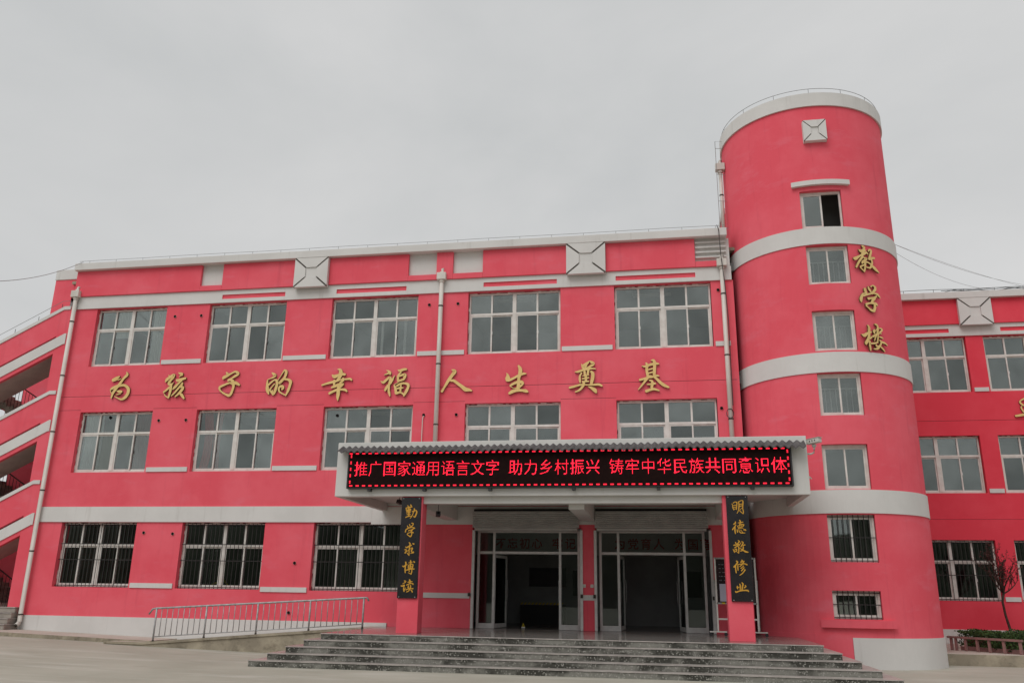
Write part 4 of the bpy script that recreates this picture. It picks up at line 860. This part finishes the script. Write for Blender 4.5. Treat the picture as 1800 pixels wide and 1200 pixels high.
curtain(-16.98,-16.48,8.9,10.85,'curtain_grey','pale curtain at the right side of the leftmost top-floor window',folds=6)
for x,h,l in ((-8.72,1.35,'slim white strip of blind left of another in the third top-floor window'),(-7.95,1.35,'slim white strip of blind at the right of the third top-floor window')):
    o=MB().box(-.04,.04,0,.02,0,h,'curtain_grey').build('blind_strip'); o.location=(x,.27,8.9); tag(o,l,'blind')
for x,y,z,l in ((-4.45,1.1,10.95,'tube lamp on the ceiling behind the fourth top-floor window'),(-.0,1.1,10.95,'tube lamp on the ceiling behind the fifth top-floor window'),
                (-8.9,1.1,7.25,'tube lamp behind the middle-floor window left of the middle downpipe'),(-13.2,1.1,7.25,'tube lamp behind the second middle-floor window'),(-8.6,1.9,3.95,'tube lamp behind the barred window next to the left column'),(-13.3,1.9,3.95,'tube lamp behind the second barred ground floor window')):
    t=thing('tube_lamp',l,'lamp',(x,y,z),'tube lamps on classroom ceilings'); MB().box(-.62,.62,-.06,.06,0,.05,'lamp_white').build('housing',t); MB().tube([(-.6,0,-.03),(.6,0,-.03)],.018,'lamp_white',8).build('tube',t); MB().box(-.5,-.48,-.01,.01,.05,.2,'dark_metal').build('hanger',t); MB().box(.48,.5,-.01,.01,.05,.2,'dark_metal').build('hanger',t)
# yellow folded thing behind the second barred window
t=thing('folded_rule','bent yellow ruler lying on the sill behind the second barred window','ruler',(-13.9,.34,1.70))
MB().prism([(0,0),(.5,.22),(.5,.27),(0,.05)],0,.02,'yellow').build('arm',t); MB().prism([(.46,.24),(.66,.02),(.70,.05),(.5,.27)],.021,.04,'yellow').build('arm',t)
# security camera on the porch side
t=thing('security_camera','white bullet security camera on a bent arm at the right end of the porch','camera',(3.52,-3.75,4.98))
MB().tube([(0,0,0),(.12,0,0),(.19,0,.03),(.21,0,.12),(.21,0,.2)],.022,'cctv_body',8).build('arm',t,smooth=True)
MB().tube([(.21,0,.17),(.21,0,.23)],.05,'cctv_body',10).build('joint',t,smooth=True)
o=bev(MB().box(-.17,.19,-.075,.075,-.055,.055,'cctv_body').build('body',t,loc=(.19,-.03,.30)),.012,2); o.rotation_euler=(0,R(-4),R(-42))
MB().box(-.2,.21,-.085,.085,.058,.066,'cctv_body').build('sunshield',o)
MB().box(-.185,-.171,-.06,.06,-.045,.045,'hole_dark').build('front_glass',o); MB().tube([(-.186,0,0),(-.2,0,0)],.03,'dark_metal',10).build('lens',o)
for i,z in enumerate((.015,)): 
    for x in (-.05,.02,.09): MB().box(x-.01,x+.01,-.079,-.076,-.02,.02,'hole_dark').build('vent',o)
t=thing('wall_hook','small white bracket on the right end of the porch below the camera','bracket',(3.52,-3.75,4.42)); MB().box(0,.05,-.02,.02,-.03,.03,'cctv_body').build('plate',t); MB().tube([(.05,0,.01),(.09,0,-.04)],.012,'cctv_body',6).build('arm',t)
for (x,y,z,lab,rz_) in ((-5.66,-3.3,3.60,'small black camera hanging under the porch just right of the left column',20),(-6.75,-3.2,3.92,'small black camera fixed under the porch left of the left column',-40)):
    t=thing('dome_camera',lab,'camera',(x,y,z)); MB().tube([(0,0,.06),(0,0,.62 if x>-6 else .3)],.008,'dark_metal',6).build('rod',t)
    o=bev(MB().box(-.06,.06,-.07,.07,-.05,.06,'dark_metal').build('body',t),.012,2); o.rotation_euler=(R(-20),0,R(rz_)); MB().tube([(0,-.071,0),(0,-.085,0)],.028,'hole_dark',10).build('lens',o)
for x,l in ((-2.175,'left of two square white wall boxes on the pier between the doors'),(-1.955,'right of two square white wall boxes on the pier between the doors')):
    t=thing('socket_box',l,'socket',(x,-.002,1.9)); bev(MB().box(-.045,.045,-.03,0,-.045,.045,'frame_white').build('body',t),.006); MB().box(-.03,.03,-.033,-.0305,-.03,.03,'cctv_body').build('cover',t)
for x,l in ((-5.50,'rusty rail latch at the far left of the shuttered doors'),(-2.24,'rusty rail latch left side of the pier'),(-1.88,'rusty rail latch right side of the pier'),(1.40,'rusty rail latch right of the right doors')):
    t=thing('rail_latch',l,'latch',(x,-.07,1.62)); MB().box(-.035,.035,-.03,.02,-.05,.05,'joint_dark').build('body',t); MB().tube([(0,-.03,0),(0,-.06,-.01)],.015,'joint_dark',8).build('pin',t)
# wheeled notice board behind the right column
t=thing('mobile_noticeboard','wheeled noticeboard with black panel and paper sheet behind the right porch column','noticeboard',(1.91,-1.2,.69))
w=.51
MB().box(-w+.02,w-.02,-.01,.01,.83,1.93,'board_black').build('panel',t)
MB().box(-w,w,-.02,.02,1.93,1.97,'galvanised').build('top_bar',t); MB().box(-w,w,-.02,.02,.79,.83,'galvanised').build('tray',t)
for s in (-1,1):
    MB().box(s*w-.02,s*w+.02,-.02,.02,.12,1.97,'frame_white').build('upright',t); MB().box(s*(w+.03)-.014,s*(w+.03)+.014,.022,.05,.14,1.4,'galvanised').build('sleeve',t)
    f=MB().box(s*w-.22 if s<0 else s*w-.22,s*w+.22,-.02,.02,.09,.12,'frame_white').build('foot',t)
    for dx in (-.19,.19): MB().tube([(s*w+dx,-.02,.045),(s*w+dx,.02,.045)],.045,'dark_metal',10).build('wheel',f)
MB().box(-w+.02,w-.02,-.012,.012,.40,.44,'frame_white').build('crossbar',t)
MB().box(-.42,-.12,-.016,-.012,.86,1.30,'paper').build('paper_sheet',t)
b=MB(); rr_=random.Random(2)
for r_ in range(5):
    x=-.42
    while x<.4:
        ww=rr_.uniform(.03,.07); b.box(x,x+ww,-.0135,-.0115,1.38+.1*r_,1.40+.1*r_,'chalk'); x+=ww+rr_.uniform(.015,.05)
b.build('chalk_marks',t,kind='stuff')
MB().box(-.38,-.30,-.04,-.021,.80,.83,'yellow').build('chalk_box',t)
t=thing('warning_sign','tiny yellow triangular warning sign standing inside the left doorway','sign',(-4.06,.9,.70)); MB().prism([(-.06,.05),(.06,.05),(0,.20)],0,.01,'yellow').prism([(-.07,0),(.07,0),(.07,.045),(-.07,.045)],0,.01,'lamp_white').build('plate',t); MB().prism([(-.02,.075),(.02,.075),(0,.14)],-.002,-.001,'dark_metal').build('symbol',t); t.scale=(.75,.75,.75)

# overhead wires
def wire(label,p0,p1,sag,r=.012,n=24):
    p0,p1=Vector(p0),Vector(p1); pts=[p0.lerp(p1,k/n)-Vector((0,0,sag*4*(k/n)*(1-k/n))) for k in range(n+1)]
    o=MB().tube(pts,r,'wire_grey',5).build('overhead_wire'); tag(o,label,'wire'); return o
wire('dark overhead wire sagging away from the left end of the roof',(-16.65, -8.0, 8.83),(-19.9, -0.05, 12.72),.25,.009)
for i,(a,c,s_,l) in enumerate([((7.88, 3.0, 13.2), (15.0, 9.0, 13.43), 0.25, 'upper of three thin wires running from the tower over the wing'), ((7.88, 3.0, 13.19), (14.4, 9.0, 13.48), 0.1, 'middle of three thin wires running from the tower over the wing'), ((7.86, 3.0, 12.97), (15.02, 9.0, 13.55), 0.75, 'lowest and most sagging thin wire between the tower and wing')]): wire(l,a,c,s_,.005)
# tangle of cable lying on the wing eave
b=MB(); rr_=random.Random(5)
for j in range(3): b.tube([(10.6+.35*k+j*.1,YWG-.15+rr_.uniform(-.05,.05),12.60+rr_.uniform(.0,.09)) for k in range(12)],.011,'wire_dark',5)
o=b.build('cable_tangle'); tag(o,'loose dark cable tangle lying along the wing roof edge','cable')

# ------------------------------------------------------------------ planting on the right terrace
def leaf_cloud(name,n,fn,size,mts,seed,parent=None,kind=None):
    rnd=random.Random(seed); b=MB()
    for i in range(n):
        p=Vector(fn(rnd)); s=size*rnd.uniform(.6,1.3); d=Vector((rnd.gauss(0,1),rnd.gauss(0,1),rnd.gauss(0,.8))).normalized(); u=d.cross(Vector((rnd.gauss(0,1),rnd.gauss(0,1),1))).normalized(); v=d.cross(u)
        b.face([p-u*s*.5,p+v*s*.35,p+u*s*.6,p-v*s*.35],mts[0] if rnd.random()<.6 else mts[1])
    return b.build(name,parent,kind=kind)
hd=thing('hedge','low clipped green hedge behind the pinkish rail at the far right','hedge')
def hf(r):
    while True:
        x=r.uniform(8.6,13.4); yl=max(3.0-(x-8.17)*1.466,1.35); y=r.uniform(yl,4.3); z=r.uniform(.36,.86)
        e=abs(y-(yl+4.3)/2)/((4.3-yl)/2+.01); 
        top=.80+.05*math.sin(x*5)+.04*math.sin(x*11)
        if z<top and (r.random()<.35 or e>.75 or z>top-.12) and x>8.75+.15*abs(math.sin(z*20)): return (x,y,z)
leaf_cloud('foliage',16000,hf,.07,('leaf','leaf_dark'),1,hd)
MB().prism_dir([(9.0,4.1,.31),(13.4,4.1,.31),(13.4,1.6,.31),(10.1,1.6,.31),(9.0,3.0,.31)],(0,0,.30),'soil').build('inner_growth',hd)
settle(hd,(11,3.6,.3))
MB().prism_dir([(8.42,2.72,.301),(9.55,1.08,.301),(13.6,1.08,.301),(13.6,1.18,.301),(9.6,1.18,.301),(8.48,2.80,.301)],(0,0,.11),'fence_pink').build('planter_kerb',kind='structure')
fr_=thing('low_rail','low dusty pink rail on short posts in front of the hedge','railing')
fa,fb=Vector((8.17,2.65,.30)),Vector((9.42,.93,.30)); dd=(fb-fa)
nrm=Vector((dd.y,-dd.x,0)).normalized()*.05; ang=math.atan2(dd.y,dd.x)
tr_=MB().box(-.1,dd.length,-.05,.05,.33,.385,'fence_pink').build('top_rail',fr_,loc=fa); tr_.rotation_euler=(0,0,ang)
for t_ in (0.0,.07,.21,.38,.55,.75,.97):
    o=MB().box(-.03,.03,-.03,.03,0,.329,'fence_pink').build('post',fr_,loc=fa+dd*t_); o.rotation_euler=(0,0,ang)
settle(fr_,fa)
# young bare tree
tr=thing('young_tree','young leafless tree with budding twigs in front of the wing window','tree',(10.66,5.0,.3))
rnd=random.Random(12); tb=MB(); tb.tube([(0,0,0),(-.02,0,.45),(-.10,.02,.95),(-.13,.02,1.35),(-.07,.0,1.62)],[.05,.043,.038,.035,.04],'bark',8); tb.build('trunk',tr,smooth=True)
cb=MB(); tips=[]
def branch(p,d,l,r_,dep):
    pts=[p]; q=p
    n=4
    for k in range(n):
        d=(d+Vector((rnd.gauss(0,.16),rnd.gauss(0,.16),rnd.gauss(.08,.1)))).normalized(); q=q+d*l/n; pts.append(q)
        tips.append((q,r_))
    cb.tube(pts,[r_*(1-.7*k/n) for k in range(n+1)],'bark',5)
    if dep:
        for k in range(1,n+1):
            if rnd.random()<.8: branch(pts[k],(d+Vector((rnd.gauss(0,.6),rnd.gauss(0,.6),rnd.uniform(.1,.7)))).normalized(),l*.5,r_*.5,dep-1)
for a,el,l in ((0,.35,.7),(70,.9,.85),(120,1.3,.9),(180,.9,.85),(215,1.2,.95),(270,1.0,.75),(330,1.2,.9),(20,1.25,1.0),(160,1.25,1.0)):
    branch(Vector((-.07,0,1.6)),Vector((math.cos(R(a))*math.cos(el),math.sin(R(a))*math.cos(el),math.sin(el))),l,.026,2)
cb.build('branches',tr)
bb=MB()
for q,r_ in tips:
    for j in range(2):
        p=q+Vector((rnd.gauss(0,.02),rnd.gauss(0,.02),rnd.gauss(0,.02))); s=rnd.uniform(.018,.045); u=Vector((rnd.gauss(0,1),rnd.gauss(0,1),rnd.gauss(0,1))).normalized(); v=u.orthogonal().normalized()
        bb.face([p-u*s,p+v*s*.6,p+u*s,p-v*s*.6],'bud')
bb.build('buds',tr,kind='stuff')
def ball(cx,cy,cz,rx,rz2):
    def f(r):
        v=Vector((r.gauss(0,1),r.gauss(0,1),r.gauss(0,1))).normalized()*(r.random()**.25); return (cx+v.x*rx*(1+.15*math.sin(7*v.z)),cy+v.y*rx,cz+v.z*rz2*(1+.12*math.sin(5*v.x)))
    return f
sh=thing('round_shrub','dark green rounded shrub with reddish shoots at the right picture edge','shrub')
leaf_cloud('foliage',3500,ball(11.9,4.9,.95,.62,.62),.075,('leaf_dark','leaf'),3,sh); leaf_cloud('shoots',260,lambda r:(11.75+r.gauss(0,.12),4.9+r.gauss(0,.12),1.5+abs(r.gauss(0,.35))),.05,('bud','leaf_dark'),4,sh)
MB().tube([(11.9,4.9,.3),(11.9,4.9,.9)],.05,'bark',6).build('stem',sh); settle(sh,(11.9,4.9,.3))
bpy.context.view_layer.update()
